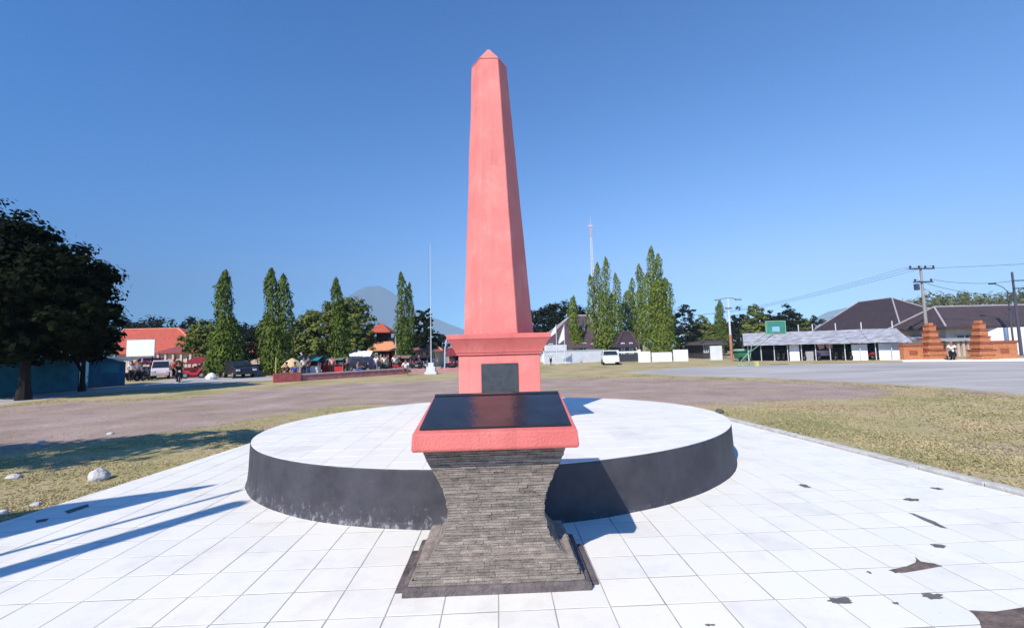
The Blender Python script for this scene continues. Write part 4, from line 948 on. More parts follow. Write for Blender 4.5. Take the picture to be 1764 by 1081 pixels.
# ---- orange split brick gate
def gate_tower(label, px0, px1, pb_, pt, wx0, wx1, wt, steps, fl):
    g = G((px0+px1)/2, pb_); Y = g.y; t = thing('brick_gate_tower', label, 'gate', g, 'stepped brick towers of the split gate'); sc = Y/760; H_ = Z_(px0, pt, Y); cx = (X_(px0, Y)+X_(px1, Y))/2; hw = (px1-px0)/2*sc
    m = MB(); d = MB(); z = 0.1
    m.box(cx-hw*1.02, cx+hw*1.02, Y-.05, Y+1.15, 0, .12*H_)
    for k in range(steps):
        f = k/(steps-1); h = H_*.88/steps; w_ = hw*(1-.62*f**.8); z = .12*H_+k*h; dd = .5*(1-.4*f); yc = Y+.55
        m.box(cx-w_*(.8 if fl else 1), cx+w_, yc-dd, yc+dd, z+.06, z+h-.12)
        d.box(cx-w_*(.86 if fl else 1.08), cx+w_*1.08, yc-dd*1.08, yc+dd*1.08, z+h-.118, z+h-.002); d.box(cx-w_*.75, cx+w_*.9, yc-dd*.95, yc+dd*.95, z-.0, z+.058)
    m.box(cx-hw*.22, cx+hw*.22, Y+.35, Y+.8, H_-.02, H_+.22)
    m.build('tower', BRICK, t, world=True, bevel=.02); d.build('brick_band', BRICKD, t, world=True)
    m = MB(); xa, xb = sorted((X_(wx0, Y), X_(wx1, Y))); zt = Z_((wx0+wx1)/2, wt, Y)
    m.box(xa, xb, Y+.45, Y+.85, 0, zt-.2); m.build('wing_wall', BRICK, t, world=True)
    m = MB(); m.box(xa-.04, xb+.04, Y+.38, Y+.92, zt-.198, zt); m.build('coping', BRICKD, t, world=True)
    m = MB(); m.box((xa+xb)/2-.35, (xa+xb)/2+.35, Y+.41, Y+.447, zt*.35, zt*.6); m.build('relief', BRICKD, t, world=True)
    m = MB(); m.box(min(xa, cx-hw)-.3, max(xb, cx+hw)+.3, Y-.35, Y+1.7, -.02, .09); m.build('plinth', WHITE, t, world=True)
    # upright flame ornament on the inner side
    return t
gate_tower('left orange brick tower of the split gate with its wing wall', 1598, 1632, 620, 560, 1564, 1598, 592, 5, False)
gate_tower('right orange brick tower of the split gate at the photo edge', 1688, 1718, 620.5, 556, 1718, 1764, 586, 5, False)
g = G(1664, 613); Y = g.y; t = thing('white_gatehouse', 'white columned entrance building seen through the brick gate', 'building', g)
m = MB(); m.box(X_(1634, Y), X_(1690, Y), Y+2.5, Y+6, 0, Z_(1664, 582, Y)); m.build('wall', WHITE, t, world=True)
m = MB(); a, b = X_(1626, Y), X_(1698, Y); zt = Z_(1664, 581, Y); m.loft([[(a, Y-.3, zt-.35), (b, Y-.3, zt-.35), (b, Y+6.2, zt+.1), (a, Y+6.2, zt+.1)], [(a, Y-.3, zt-.22), (b, Y-.3, zt-.22), (b, Y+6.2, zt+.35), (a, Y+6.2, zt+.35)]]); m.build('roof', GREYR, t, world=True)
for px in (1636, 1652, 1661, 1670, 1684): m = MB(); xx = X_(px, Y); m.box(xx-.13, xx+.13, Y, Y+.26, 0, zt-.36); m.build('column', CREAM, t, world=True)
wallseg('white_wall', 'plain white wall behind the right brick gate tower', 'wall', G(1700, 611), G(1790, 610), 2.9, .2, WHITE, None)
wallseg('road_kerb', 'white painted kerb in front of the brick gate', 'kerb', G(1555, 623), G(1800, 621.5), .12, .2, WHITE, None)

# ---- left side: turquoise wall, kiosk, signboard
def lpost(parent, g, h, M, w_=.16):
    m = MB(); m.box(g.x-w_, g.x+w_, g.y-w_, g.y+w_, -.05, h); return m.build('post', M, parent, world=True)
W0, W1 = G(-200, 703), G(129, 671.5)
t = wallseg('turquoise_wall', 'long turquoise painted wall in deep shade under the big dark tree', 'wall', W0, W1, 2.05, .15, BLUEW, None, col('dark_coping', (50, 55, 62)))
for k in (.15, .38, .62, .85, 1.0): lpost(t, W0.lerp(W1, k), 2.1, col('dark_coping', (50, 55, 62)), .12)
K0, K1 = G(151, 668.5), G(215, 663.5)
d = (K1-K0).normalized(); n = Vector((-d.y, d.x, 0))
t = thing('blue_kiosk', 'blue kiosk with a sloping white sheet roof at the end of the turquoise wall', 'kiosk', K0)
q = [K0, K1, K1+n*2.4, K0+n*2.4]; zl_, zr_ = Z_(150, 612, K0.y), Z_(215, 623, K1.y)
m = MB(); m.loft([[(v.x, v.y, 0) for v in q], [(v.x, v.y, z) for v, z in zip(q, (zl_, zr_, zr_, zl_))]]); m.build('body', BLUEK, t, world=True)
q = [K0-d*.5-n*.35, K1+d*.2-n*.35, K1+d*.2+n*2.6, K0-d*.5+n*2.6]
m = MB(); m.loft([[(v.x, v.y, z+.03) for v, z in zip(q, (zl_, zr_, zr_+.2, zl_+.3))], [(v.x, v.y, z+.16) for v, z in zip(q, (zl_, zr_, zr_+.2, zl_+.3))]]); m.build('sheet_roof', WTARP, t, world=True)
m = MB(); c = K0.lerp(K1, .55)-n*.03; 
m.loft([[(c+d*a).to_tuple()[:2]+(z,) for a in (-.6, .6)]+[(c+d*a-n*-.02).to_tuple()[:2]+(z,) for a in (.6, -.6)] for z in (.95, 1.6)]); m.build('hatch', BLUEW, t, world=True)
g = G(244, 652); Y = g.y; t = thing('signboard', 'big plain white signboard on posts in front of the orange roofed house', 'sign', g)
m = MB(); m.box(X_(218, Y), X_(266, Y), Y, Y+.08, Z_(244, 613, Y), Z_(244, 585, Y)); m.build('board', col('pale_board', (222, 226, 218), var=.06, scale=1.), t, world=True)
m = MB(); x0, x1, z0, z1 = X_(217, Y), X_(267, Y), Z_(244, 614, Y), Z_(244, 584, Y)
for a in ((x0, x1, z0-.05, z0), (x0, x1, z1, z1+.05)): m.box(a[0], a[1], Y-.02, Y+.1, a[2], a[3])
m.build('frame', STEEL, t, world=True)
for px in (222, 244, 261): m = MB(); xx = X_(px, Y); m.tube([(xx, Y+.14, 0), (xx, Y+.14, z1)], .055, 6); m.build('post', WPOLE if px != 261 else DARK, t, world=True)

# ---- stalls
def stall(label, px0, px1, p_top, p_eave, pb_, canM, goods, open_=True, counter=True, group='market stalls along the square'):
    g = G((px0+px1)/2, pb_); Y = g.y; t = thing('market_stall', label, 'stall', g, group); x0, x1 = X_(px0, Y), X_(px1, Y); ze = max(1.3, Z_((px0+px1)/2, p_eave, Y)); zt = max(ze+.25, Z_((px0+px1)/2, p_top, Y)); D = 2.0
    m = MB(); n = 5
    for i in range(n):         # sagging canopy in strips
        a = x0+(x1-x0)*i/n; b = x0+(x1-x0)*(i+1)/n; sg = lambda x: -.12*math.sin(math.pi*n*(x-x0)/(x1-x0)*.999)**2
        for (ya, za), (yb_, zb2) in (((Y-.3, ze), (Y+D*.5, zt)), ((Y+D*.5, zt), (Y+D+.2, ze))):
            mid = (a+b)/2
            m.quad((a, ya, za), (mid, ya, za-.06), (mid, yb_, zb2-.05), (a, yb_, zb2)); m.quad((mid, ya, za-.06), (b, ya, za), (b, yb_, zb2), (mid, yb_, zb2-.05))
    o = m.build('canopy', canM, t, world=True); s = o.modifiers.new('s', 'SOLIDIFY'); s.thickness = .03
    for xx in (x0+.08, x1-.08):
        for yy in (Y, Y+D): p = MB(); p.tube([(xx, yy, 0), (xx, yy, ze-.04)], .035, 6); p.build('post', STEEL, t, world=True)
    if counter:
        m = MB(); m.box(x0+.2, x1-.2, Y+.35, Y+1.0, 0, .75); m.build('counter', goods[0], t, world=True, bevel=.03)
    for k, M in enumerate(goods[1:]):
        m = MB(); m.box(x0+.25, x1-.25, Y+.37, Y+.98, .752+.004*k, .756+.004*k)
        for _ in range(5):
            cx_, h_ = random.uniform(x0+.3, x1-.3), random.uniform(.15, .4); w_ = random.uniform(.12, .28); yy = random.uniform(Y+.4, Y+.9)
            m.tube([(cx_, yy, .755), (cx_, yy, .755+h_*.8), (cx_, yy, .755+h_)], [w_, w_*.9, w_*.4], 8)
        m.build('goods', M, t, world=True)
    m = MB(); m.quad((x0+.1, Y+D-.1, .3), (x1-.1, Y+D-.1, .3), (x1-.1, Y+D-.1, ze), (x0+.1, Y+D-.1, ze)); o = m.build('back_cloth', random.choice([DARK, MAROON, GREENT]), t, world=True); s = o.modifiers.new('s', 'SOLIDIFY'); s.thickness = .02
    return t
YEL = col('yellow_goods', (205, 170, 80), var=.2, scale=6); PNK = col('pink_goods', (215, 130, 140), var=.2, scale=6); WG = col('white_goods', (215, 212, 215), var=.1, scale=6); BLG = col('blue_goods', (55, 85, 150), var=.2, scale=6)
stall('teal roofed stall behind the beige umbrella', 512, 550, 613, 621, 643, TEAL, (WG, PNK, DARK))
stall('stall under a grey green tarp with bright red goods', 549, 592, 614, 622, 641, col('grey_green_tarp', (100, 118, 108), var=.2), (REDT, PNK, REDT, WG))
stall('dark green stall right of the red goods', 590, 618, 613, 621, 640, GREENT, (GREENT, WG, BLG))
stall('stall under a bright white pitched tarp', 600, 638, 604, 616, 636, WTARP, (DARK, MAROON))
stall('small white roofed stall behind the teal stall', 514, 541, 603, 611, 636, WTARP, (DARK, YEL))
stall('brown roofed stall between the pavilion and the forked mast tree', 676, 706, 612, 620, 637, col('brown_tarp', (135, 110, 100), var=.2), (GREYW, WG, MAROON))
stall('maroon stall half hidden by the obelisk cornice', 768, 800, 598, 612, 638, MAROON, (MAROON, PNK, REDT))
stall('stall with a faded maroon canopy under the white signboard', 229, 262, 616, 627, 652, col('faded_maroon_tarp', (150, 80, 88), var=.2), (DARK, WG, DARK))
stall('small cream kiosk stall in front of the veranda', 276, 296, 620, 627, 648, CREAM, (PINKW, YEL, WG))
stall('dark red stall beside the veranda of the orange roofed house', 322, 352, 614, 626, 648, col('dark_red_tarp', (125, 40, 50), var=.2), (MAROON, PNK, REDT))
stall('low dark stall at the flagpole right side', 706, 738, 616, 623, 637, DARK, (GREYW, WG, REDT))
# ---- beige umbrella with a vendor
g = G(503, 651); Y = g.y; sc = Y/760; t = thing('market_umbrella', 'round beige canvas umbrella at the left end of the stalls', 'umbrella', g); m = MB(); zt, ze = Z_(504, 616, Y), Z_(504, 632, Y); rr = 18*sc
for k in range(8):
    a, b = R(45*k), R(45*k+45); m.quad((g.x, g.y, zt), (g.x+rr*.55*math.cos(a), g.y+rr*.55*math.sin(a), zt-(zt-ze)*.35), (g.x+rr*.52*math.cos(b), g.y+rr*.52*math.sin(b), zt-(zt-ze)*.35)); m.quad((g.x+rr*.55*math.cos(a), g.y+rr*.55*math.sin(a), zt-(zt-ze)*.35), (g.x+rr*math.cos(a), g.y+rr*math.sin(a), ze), (g.x+rr*math.cos(b), g.y+rr*math.sin(b), ze), (g.x+rr*.52*math.cos(b), g.y+rr*.52*math.sin(b), zt-(zt-ze)*.35))
o = m.build('canopy', BEIGE, t, world=True); s = o.modifiers.new('s', 'SOLIDIFY'); s.thickness = .02
m = MB(); m.tube([(g.x, g.y, 0), (g.x, g.y, zt)], .03, 6); m.build('pole', STEEL, t, world=True)

# ---- low walls on the left
wallseg('red_kerb_wall', 'low faded red kerb wall running along the market front', 'wall', G(520, 656), G(704, 643.5), .42, .35, REDK, None, col('pale_red_cap', (200, 165, 160)))
wallseg('red_kerb_wall', 'taller red corner of the kerb wall beside the marker pole', 'wall', G(471, 659), G(519, 656.2), .62, .3, col('corner_red', (158, 82, 80), var=.2), None)
wallseg('red_kerb_wall', 'far low pinkish kerb wall between flagpole and obelisk', 'wall', G(708, 642), G(800, 639.5), .35, .35, col('pinkish_kerb', (175, 125, 122)), None)
wallseg('pink_wall', 'pale pink garden wall left of the twin topped mast tree', 'wall', G(431, 647), G(468, 645.5), 1.0, .2, PINKW, None, CREAM)
wallseg('maroon_wall', 'low maroon wall in front of the orange roofed house', 'wall', G(318, 651), G(349, 649.5), .9, .2, MAROON, None)
g = G(364, 653); m = MB(); m.tube([(0, 0, 0), (0, 0, .2), (0, 0, .45), (0, 0, .55)], [.38, .42, .25, .06], 10); o = m.build('white_sack', WTARP); o.location = g; tag(o, 'white sack standing at the foot of the dark mast tree', 'sack')
g = G(1390, 0) if False else None

# ---- vehicles
def make_bike(bodyM):
    t = thing('motorbike', 'parked motorbike', 'motorbike')
    for xx in (-.62, .62):
        m = MB(); m.disc((xx, 0, .29), (0, 1, 0), .29, .1, 18); wh = m.build('wheel', BLACK, t); m = MB(); m.disc((xx, 0, .29), (0, 1, 0), .17, .115, 12); m.build('rim', STEEL, wh)
    m = MB(); m.loft([[(x_, s_*w_, z_) for x_, z_ in ((-.75, .55), (-.1, .32), (.35, .32), (.5, .5), (.62, .88), (.48, .92), (.28, .52), (-.1, .5), (-.25, .68), (-.8, .72))] for s_, w_ in ((-1, .13), (1, .13))]); m.build('body', bodyM, t, bevel=.03)
    m = MB(); m.loft([[(-.72, -.12, .70), (.08, -.1, .62), (.08, .1, .62), (-.72, .12, .70)], [(-.7, -.1, .80), (.05, -.08, .72), (.05, .08, .72), (-.7, .1, .80)]]); m.build('seat', BLACK, t, bevel=.02)
    m = MB(); m.tube([(.44, -.32, 1.0), (.52, -.1, .98), (.52, .1, .98), (.44, .32, 1.0)], .02, 6); m.tube([(.52, 0, .95), (.62, 0, .3)], .035, 6); m.build('handlebar', BLACK, t)
    m = MB(); m.tube([(.56, 0, .84), (.66, 0, .84)], [.09, .07], 10); m.build('headlight', WTARP, t)
    return t
bikes = [make_bike(BLACK), make_bike(REDT), make_bike(col('dark_blue_paint', (35, 45, 90)))]; usedb = []
def bike(k, label, px, pb_, rz):
    c = place_copy(bikes[k], label, G(px, pb_), rz, usedb); c['group'] = 'parked motorbikes'; return c
for i, (k, px, pb_, rz, lb) in enumerate([
    (0, 222, 657, 1.2, 'black motorbike parked at the corner of the blue kiosk'), (2, 236, 655, 1.3, 'dark blue motorbike under the left half of the signboard'), (0, 251, 655, 1.9, 'black motorbike just left of the dark signboard post'),
    (0, 307, 658, -.85, 'black motorbike ridden along the road before the veranda'), (1, 333, 651.5, .3, 'red motorbike parked before the low maroon wall'),
    (0, 622, 642, .2, 'black motorbike below the bright white tarp'), (2, 645, 642, 1.9, 'dark blue motorbike in front of the pavilion'), (0, 664, 641, 1.2, 'black motorbike among the people by the pavilion'), (1, 690, 640, .4, 'red motorbike beside the brown roofed stall'), (0, 718, 640, .2, 'black motorbike left of the flagpole base'),
    (0, 776, 639, .3, 'black motorbike beside the maroon stall'), (0, 949, 628, -1.7, 'black motorbike parked right of the obelisk pedestal before the white wall'),
    (0, 1345, 0, 1.3, 'leftmost black motorbike under the carport'), (0, 1356, 0, 1.2, 'black motorbike left of the white cubicle'), (0, 1392, 0, 1.4, 'black motorbike right of the white cubicle'), (2, 1419, 0, 1.3, 'dark blue motorbike left of the pink banner'),
    (0, 1448, 0, 1.3, 'black motorbike right of the pink banner'), (0, 1462, 0, 1.2, 'black motorbike near the tall white post of the carport'), (0, 1474, 0, 1.3, 'black motorbike left of the white wall panel'), (1, 1508, 0, 1.4, 'red motorbike between the two white wall panels'), (0, 1517, 0, 1.2, 'black motorbike at the last post of the carport')]):
    if pb_ == 0:
        c = place_copy(bikes[k], lb, at(px)+pv_*1.0, rz, usedb); c['group'] = 'parked motorbikes'
    else: bike(k, lb, px, pb_, rz)
def make_car(name, label, loc, rz, M, L=4.2, W=1.65, H=1.55, group='parked cars'):
    t = thing(name, label, 'car', loc, group, rz); a = L/2
    prof_ = [(-a, .35), (-a+.05, .9), (-a+.25, 1.0), (-a+.55, H-.05), (-.1, H), (.55, H-.08), (1.15, .98), (a-.15, .85), (a, .6), (a, .32)]
    m = MB(); m.loft([[(x, s*W/2*(.86 if z > 1.1 else 1), z) for x, z in prof_] for s in (-1, 1)]); m.build('body', M, t, bevel=.05)
    for s in (-1, 1):
        for q in (((-a+.5, 1.02), (-a+.7, H-.14), (-.35, H-.11), (-.35, 1.02)), ((-.25, 1.02), (-.25, H-.11), (.45, H-.16), (.98, 1.02))):
            m = MB(); m.quad(*[(x, s*(W/2*(.86+.14*(1 if z < 1.1 else 0))+.012), z) for x, z in q]); o = m.build('side_window', GLASS, t); sm = o.modifiers.new('s', 'SOLIDIFY'); sm.thickness = .02; sm.offset = 0
        for xx in (-a+.75, a-.8):
            m = MB(); m.disc((xx, s*(W/2-.06), .31), (0, 1, 0), .31, .2, 20); wh = m.build('wheel', BLACK, t); m = MB(); m.disc((xx, s*(W/2-.055), .31), (0, 1, 0), .19, .215, 14); m.build('rim', STEEL, wh)
        m = MB(); m.box(a-.08, a+.01, s*W*.4-.14, s*W*.4+.14, .62, .78); m.build('headlight', WTARP, t); m = MB(); m.box(-a-.02, -a+.1, s*W*.42-.1, s*W*.42+.1, .72, .95); m.build('tail_light', REDT, t)
    m = MB(); m.quad((.62, -W*.4, H-.12), (1.12, -W*.46, 1.03), (1.12, W*.46, 1.03), (.62, W*.4, H-.12)); o = m.build('windscreen', GLASS, t); sm = o.modifiers.new('s', 'SOLIDIFY'); sm.thickness = .04; sm.offset = 0
    m = MB(); m.quad((-a+.26, -W*.44, 1.04), (-a+.5, -W*.4, H-.14), (-a+.5, W*.4, H-.14), (-a+.26, W*.44, 1.04)); o = m.build('rear_window', GLASS, t); sm = o.modifiers.new('s', 'SOLIDIFY'); sm.thickness = .04; sm.offset = 0
    return t
CARD = mat('dark_car_paint', (.018, .018, .024), .25, .1, 2, spec=.6); CARW = mat('white_car_paint', (.72, .72, .72), .3, .05, 2, spec=.6)
make_car('parked_car', 'dark car parked at the foot of the left mast tree', G(411, 650), -.75, CARD, 3.9, 1.6, 1.5)
make_car('parked_car', 'dark purple grey car below the white tarp stall', G(603, 637) if False else G(634, 639.5), .05, mat('dark_purple_car', (.03, .02, .045), .25, .1, 2, spec=.6))
make_car('parked_car', 'white car parked below the broad many tipped mast tree', G(1051, 627.5), -1.75, CARW)
make_car('parked_van', 'small white van beside the dark signboard post', G(276, 652), -.95, col('pinkish_white_paint', (205, 190, 192), rough=.35, var=.05), 2.9, 1.3, 1.7)
# pink banner cart under the carport
c = at(1434)+pv_*1.2; t = thing('banner_cart', 'food cart with pale pink banners under the carport', 'cart', c)
m = MB(); m.box(c.x-.9, c.x+.9, c.y, c.y+.8, .45, 1.0); m.build('cart_body', PINKB, t, world=True, bevel=.03)
for dx in (-.75, .1):
    m = MB(); m.loft([[(c.x+dx, c.y-.1, 1.62), (c.x+dx+.75, c.y-.1, 1.62), (c.x+dx+.75, c.y-.05, 1.62), (c.x+dx, c.y-.05, 1.62)], [(c.x+dx+.2, c.y-.12, 1.12), (c.x+dx+.7, c.y-.12, 1.2), (c.x+dx+.7, c.y-.07, 1.2), (c.x+dx+.2, c.y-.07, 1.12)]][::-1]); m.build('banner', PINKB, t, world=True)
for dx in (-.6, .6): m = MB(); m.disc((c.x+dx, c.y+.1, .28), (0, 1, 0), .28, .08); m.build('wheel', BLACK, t, world=True)
for dx in (-.88, .88): m = MB(); m.tube([(c.x+dx, c.y+.05, .9), (c.x+dx, c.y+.05, 1.66)], .025, 6); m.build('post', STEEL, t, world=True)

# ---- people
SKIN = col('brown_skin', (150, 105, 80), var=.08); HAIR = mat('black_hair', (.012, .01, .01), .6, .2)
def skinned(name, M, pts, edges, rad, parent, root=0, sub=1):
    me = bpy.data.meshes.new(name); me.from_pydata(pts, edges, []); me.materials.append(M)
    o = bpy.data.objects.new(name, me); COL.objects.link(o); o.parent = parent
    md = o.modifiers.new('skin', 'SKIN'); md.use_smooth_shade = True
    sv = me.skin_vertices
    for i, r in enumerate(rad):
        rr = r if isinstance(r, tuple) else (r, r); sv[0].data[i].radius = rr; sv[0].data[i].use_root = (i == root)
    s = o.modifiers.new('sub', 'SUBSURF'); s.levels = s.render_levels = sub
    return o
def person(label, loc, rz, shirt, trousers, pose='stand', hat=None, sc=1., group='people at the market'):
    t = thing('person', label, 'person', loc, group, rz); t.scale = (sc,)*3
    if pose == 'stand': hz, kn, an = .88, ((.10, -.02, .48), (-.10, .05, .48)), ((.11, .03, .07), (-.11, -.02, .07)); ty = 0
    elif pose == 'walk': hz, kn, an = .87, ((.10, -.16, .50), (-.10, .08, .47)), ((.10, -.20, .09), (-.10, .32, .12)); ty = 0
    else: hz, kn, an = .48, ((.14, -.42, .50), (-.14, -.42, .50)), ((.14, -.40, .08), (-.14, -.44, .08)); ty = .0
    if pose == 'ride': hz = .78; kn = ((.18, -.40, .62), (-.18, -.40, .62)); an = ((.18, -.22, .22), (-.18, -.22, .22))
    sh = hz+.50; fwd_ = -.1 if pose in ('ride', 'sit') else 0
    el = ((.27, .02, sh-.26), (-.27, .02, sh-.26)); wr = ((.27, -.10, sh-.47), (-.25, -.14, sh-.46))
    if pose in ('sit', 'ride'): el = ((.27, -.12+fwd_, sh-.25), (-.27, -.12+fwd_, sh-.25)); wr = ((.22, -.42+fwd_, sh-.30), (-.22, -.42+fwd_, sh-.30))
    pts = [(0, 0, hz), (0, fwd_*.5, hz+.25), (0, fwd_, sh), (0, fwd_, sh+.11), (0, fwd_-.01, sh+.20), (0, fwd_-.02, sh+.30),
           (.17, fwd_, sh-.02), el[0], wr[0], (-.17, fwd_, sh-.02), el[1], wr[1],
           (.09, 0, hz-.05), kn[0], an[0], (-.09, 0, hz-.05), kn[1], an[1],
           (an[0][0], an[0][1]-.17, an[0][2]-.03), (an[1][0], an[1][1]-.17, an[1][2]-.03),
           (wr[0][0], wr[0][1]-.06, wr[0][2]-.07), (wr[1][0], wr[1][1]-.06, wr[1][2]-.07)]
    ed = [(0, 1), (1, 2), (2, 3), (3, 4), (4, 5), (2, 6), (6, 7), (7, 8), (2, 9), (9, 10), (10, 11), (0, 12), (12, 13), (13, 14), (0, 15), (15, 16), (16, 17), (14, 18), (17, 19), (8, 20), (11, 21)]
    rd = [.12, .11, .12, .055, .095, .075, .065, .045, .033, .065, .045, .033, .085, .06, .04, .085, .06, .04, .035, .035, .035, .035]
    skinned('body', SKIN, pts, ed, rd, t)
    skinned('shirt', shirt, pts[:3]+[pts[6], tuple((Vector(pts[6])*.25+Vector(pts[7])*.75)), pts[9], tuple((Vector(pts[9])*.25+Vector(pts[10])*.75))], [(0, 1), (1, 2), (2, 3), (3, 4), (2, 5), (5, 6)], [(.165, .135), (.15, .125), (.155, .125), .085, .07, .085, .07], t)
    skinned('trousers', trousers, [pts[0], pts[12], pts[13], tuple(Vector(pts[14])+Vector((0, 0, .06))), pts[15], pts[16], tuple(Vector(pts[17])+Vector((0, 0, .06)))], [(0, 1), (1, 2), (2, 3), (0, 4), (4, 5), (5, 6)], [.14, .105, .08, .06, .105, .08, .06], t)
    h = MB(); hc = Vector((0, fwd_+.005, sh+.255)); rings = []
    for i in range(5):
        ph = R(-12+25*i); rings.append([(hc.x+.098*math.cos(ph)*math.cos(a)*1., hc.y+.012+.112*math.cos(ph)*math.sin(a), hc.z+.02+.115*math.sin(ph)) for a in [2*math.pi*j/12 for j in range(12)]])
    h.loft(rings); h.build('hair' if not hat else 'cap', hat or HAIR, t, smooth=True)
    return t
SH = {k: col('cloth_'+k, c, var=.12, scale=8) for k, c in dict(white=(225, 222, 225), blue=(50, 80, 160), black=(35, 33, 38), red=(170, 45, 50), green=(60, 110, 80), yellow=(205, 175, 90), pink=(215, 150, 160), grey=(130, 130, 138), navy=(35, 42, 78), brown=(110, 80, 62)).items()}
def pp(label, px, pb_, rz, a, b, pose='stand', hat=None, sc=1., dz=0, group='people at the market'):
    g = G(px, pb_); g.z += dz; return person(label, g, rz, SH[a], SH[b], pose, SH[hat] if hat else None, sc, group)
def stool(label, px, pb_):
    g = G(px, pb_); t = thing('stool', label, 'stool', g, 'stools at the market'); m = MB(); m.tube([(g.x, g.y, .38), (g.x, g.y, .44)], .17, 12); m.build('seat', REDT, t, world=True)
    for k in range(4):
        a = R(45+90*k); m = MB(); m.tube([(g.x+.17*math.cos(a), g.y+.17*math.sin(a), 0), (g.x+.12*math.cos(a), g.y+.12*math.sin(a), .38)], .018, 5); m.build('leg', REDT, t, world=True)
stool('red stool of the vendor under the beige umbrella', 508, 654); pp('person in a blue shirt sitting under the beige umbrella', 508, 654, .3, 'blue', 'navy', 'sit')
stool('red stool just left of the beige umbrella pole', 495, 653); pp('person in dark clothes sitting left of the blue shirted vendor', 495, 653, -.5, 'black', 'black', 'sit')
pp('person in white standing right of the beige umbrella', 523, 648, .8, 'white', 'black'); pp('person in black standing beside the teal stall', 531, 646, -.6, 'black', 'navy')
pp('person in a pink top before the red goods', 572, 645, .2, 'pink', 'black'); pp('person in a grey shirt beside the dark green stall', 598, 643, 2.2, 'grey', 'black')
pp('person in pale blue grey crouched low on a step below the white tarp', 616, 642.5, 1.2, 'grey', 'blue', 'sit', dz=-.1)
pp('person in a white shirt before the left pavilion post', 648, 640.5, 2.8, 'white', 'grey'); pp('person in white with a dark cap in the middle of the crowd', 662, 640, .3, 'white', 'green', 'walk', 'black')
pp('person in a black shirt just right of the white capped walker', 669, 639, -1.2, 'black', 'grey'); pp('person in a pale shirt standing by the thin white lamp pole', 680, 640, .5, 'white', 'green')
pp('person in black standing at the brown roofed stall', 689, 639.5, 1.5, 'black', 'black'); pp('person in a white top sitting on the end of the red kerb wall', 699, 645.5, .2, 'white', 'brown', 'sit')
pp('person in navy left of the flagpole base', 722, 640.5, 2., 'navy', 'black'); pp('person in grey under the faded maroon canopy', 237, 656, .4, 'grey', 'black'); pp('person in white at the blue kiosk corner', 226, 657, 1., 'white', 'black')
pp('person in a red shirt beside the small cream kiosk', 299, 650, -.4, 'red', 'black')
gb = G(307, 658); person('person in dark clothes riding the black motorbike along the road', (gb.x, gb.y, 0), -.85+R(90), SH['black'], SH['navy'], 'ride', SH['black'], 1., 'riders')
gr_ = G(1641, 620.5); c = place_copy(bikes[0], 'black motorbike coming out through the brick gate', gr_, -2.25, usedb); c['group'] = 'parked motorbikes'
person('person in white riding the motorbike out of the brick gate', (gr_.x, gr_.y, 0), -2.25+R(90), SH['white'], SH['black'], 'ride', SH['grey'], 1., 'riders')

# ---- billboard and poles outside the left edge, whose shadows cross the tiles
def caster(tip, h): return Vector((tip[0]-SHO.x*h, tip[1]-SHO.y*h, 0))
tip = G(378, 832, ZP); c = caster(tip, 5.2); e = Vector((-.91, -.41, 0)).normalized()
t = thing('billboard', 'tall billboard standing left of the pavement, its shadow lying on the tiles', 'billboard', c)
m = MB(); q = [c, c+e*3.4]; nn = Vector((-e.y, e.x, 0))*.06
m.loft([[(v.x, v.y, z) for v in (q[0], q[1], q[1]+nn, q[0]+nn)] for z in (2.55, 5.2)]); m.build('panel', WTARP, t, world=True)
for k in (1.0, 2.6): v = c+e*k+nn*2.2; m = MB(); m.tube([(v.x, v.y, 0), (v.x, v.y, 5.0)], .07, 8); m.build('post', STEEL, t, world=True)
for (px, py, h, r, lb) in ((418, 843, 6.0, .045, 'thin bare pole standing left of the pavement'), (412, 866, 6.0, .15, 'thick grey pole standing left of the pavement')):
    c = caster(G(px, py, ZP), h); m = MB(); m.tube([(0, 0, 0), (0, 0, h)], [r, r*.9], 10); o = m.build('roadside_pole', CONC); o.location = c; tag(o, lb, 'pole')
m = None
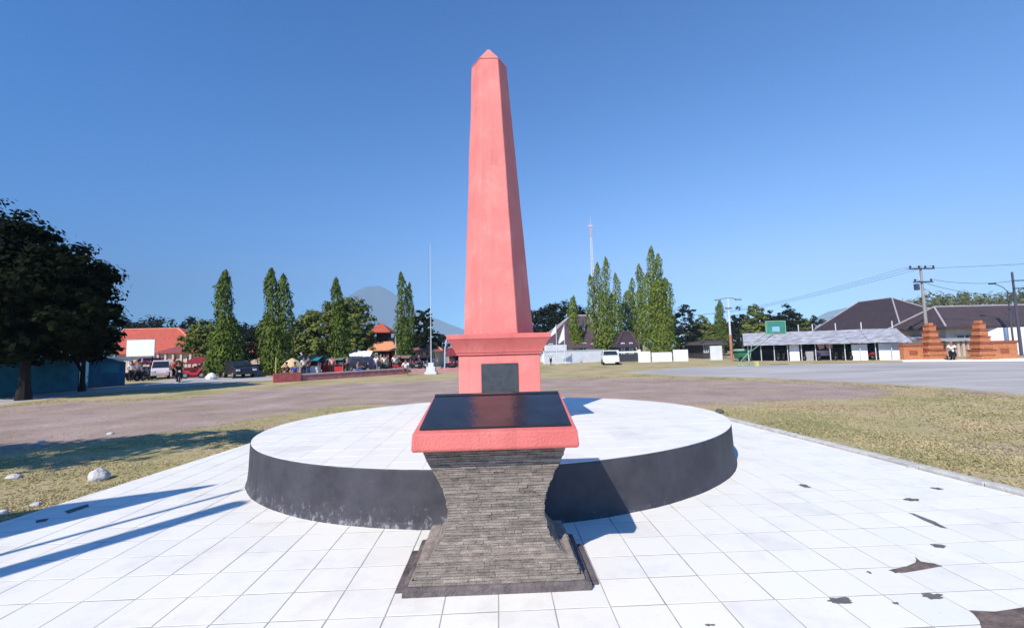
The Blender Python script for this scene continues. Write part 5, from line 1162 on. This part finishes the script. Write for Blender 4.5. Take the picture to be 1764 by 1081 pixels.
# ---- far hills
def hills(name, ridge, Y, dep, M, seed):
    m = MB(); nx, ny = 70, 16; px0, px1 = ridge[0][0], ridge[-1][0]; rows = []
    for j in range(ny+1):
        row = []
        for i in range(nx+1):
            px = px0+(px1-px0)*i/nx
            for (a, ya), (b, yb) in zip(ridge, ridge[1:]):
                if a <= px <= b: f_ = (px-a)/(b-a); py = ya*(1-f_)+yb*f_; break
            top = max(0, Z_(px, py, Y+dep/2)); s_ = math.sin(math.pi*j/ny); x = X_(px, Y+dep*j/ny)
            z = top*s_**.8*(1+.10*noise.noise(Vector((x*.0016, j*.45, seed)))*(1-s_*.6))-6; row.append((x, Y+dep*j/ny, z))
        rows.append(row)
    for j in range(ny):
        for i in range(nx): m.quad(rows[j][i], rows[j][i+1], rows[j+1][i+1], rows[j+1][i])
    return struct(m.build(name, M, smooth=True))
HILL = mat('hazed_hill_forest', (.07, .12, .13), .95, .2, .004, c2=(.09, .14, .145))  # forest colour lightened and shifted to blue: distance haze painted in
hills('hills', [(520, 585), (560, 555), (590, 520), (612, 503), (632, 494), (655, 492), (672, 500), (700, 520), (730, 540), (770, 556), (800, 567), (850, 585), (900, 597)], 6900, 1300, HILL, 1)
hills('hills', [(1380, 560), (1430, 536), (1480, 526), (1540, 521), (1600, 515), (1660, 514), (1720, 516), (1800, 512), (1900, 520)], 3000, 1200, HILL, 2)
# ---- air
m = MB(); m.box(-8200, 8200, -300, 8300, -1.2, 1480)
hz_ = m.build('haze', None if False else mat('tmp', (1, 1, 1))); hm = bpy.data.materials.new('haze_air'); hm.use_nodes = True; nt = hm.node_tree
for n_ in list(nt.nodes):
    if n_.type == 'BSDF_PRINCIPLED': nt.nodes.remove(n_)
pvn = nt.nodes.new('ShaderNodeVolumePrincipled'); pvn.inputs['Color'].default_value = (.68, .85, 1, 1); pvn.inputs['Density'].default_value = .00018; pvn.inputs['Anisotropy'].default_value = -.5
nt.links.new(pvn.outputs[0], nt.nodes['Material Output'].inputs['Volume']); hz_.data.materials.clear(); hz_.data.materials.append(hm); hz_['kind'] = 'stuff'; hz_['label'] = 'thin blue haze over the far hills'
SC.cycles.volume_bounces = 0; SC.cycles.max_bounces = 6; SC.cycles.transparent_max_bounces = 8
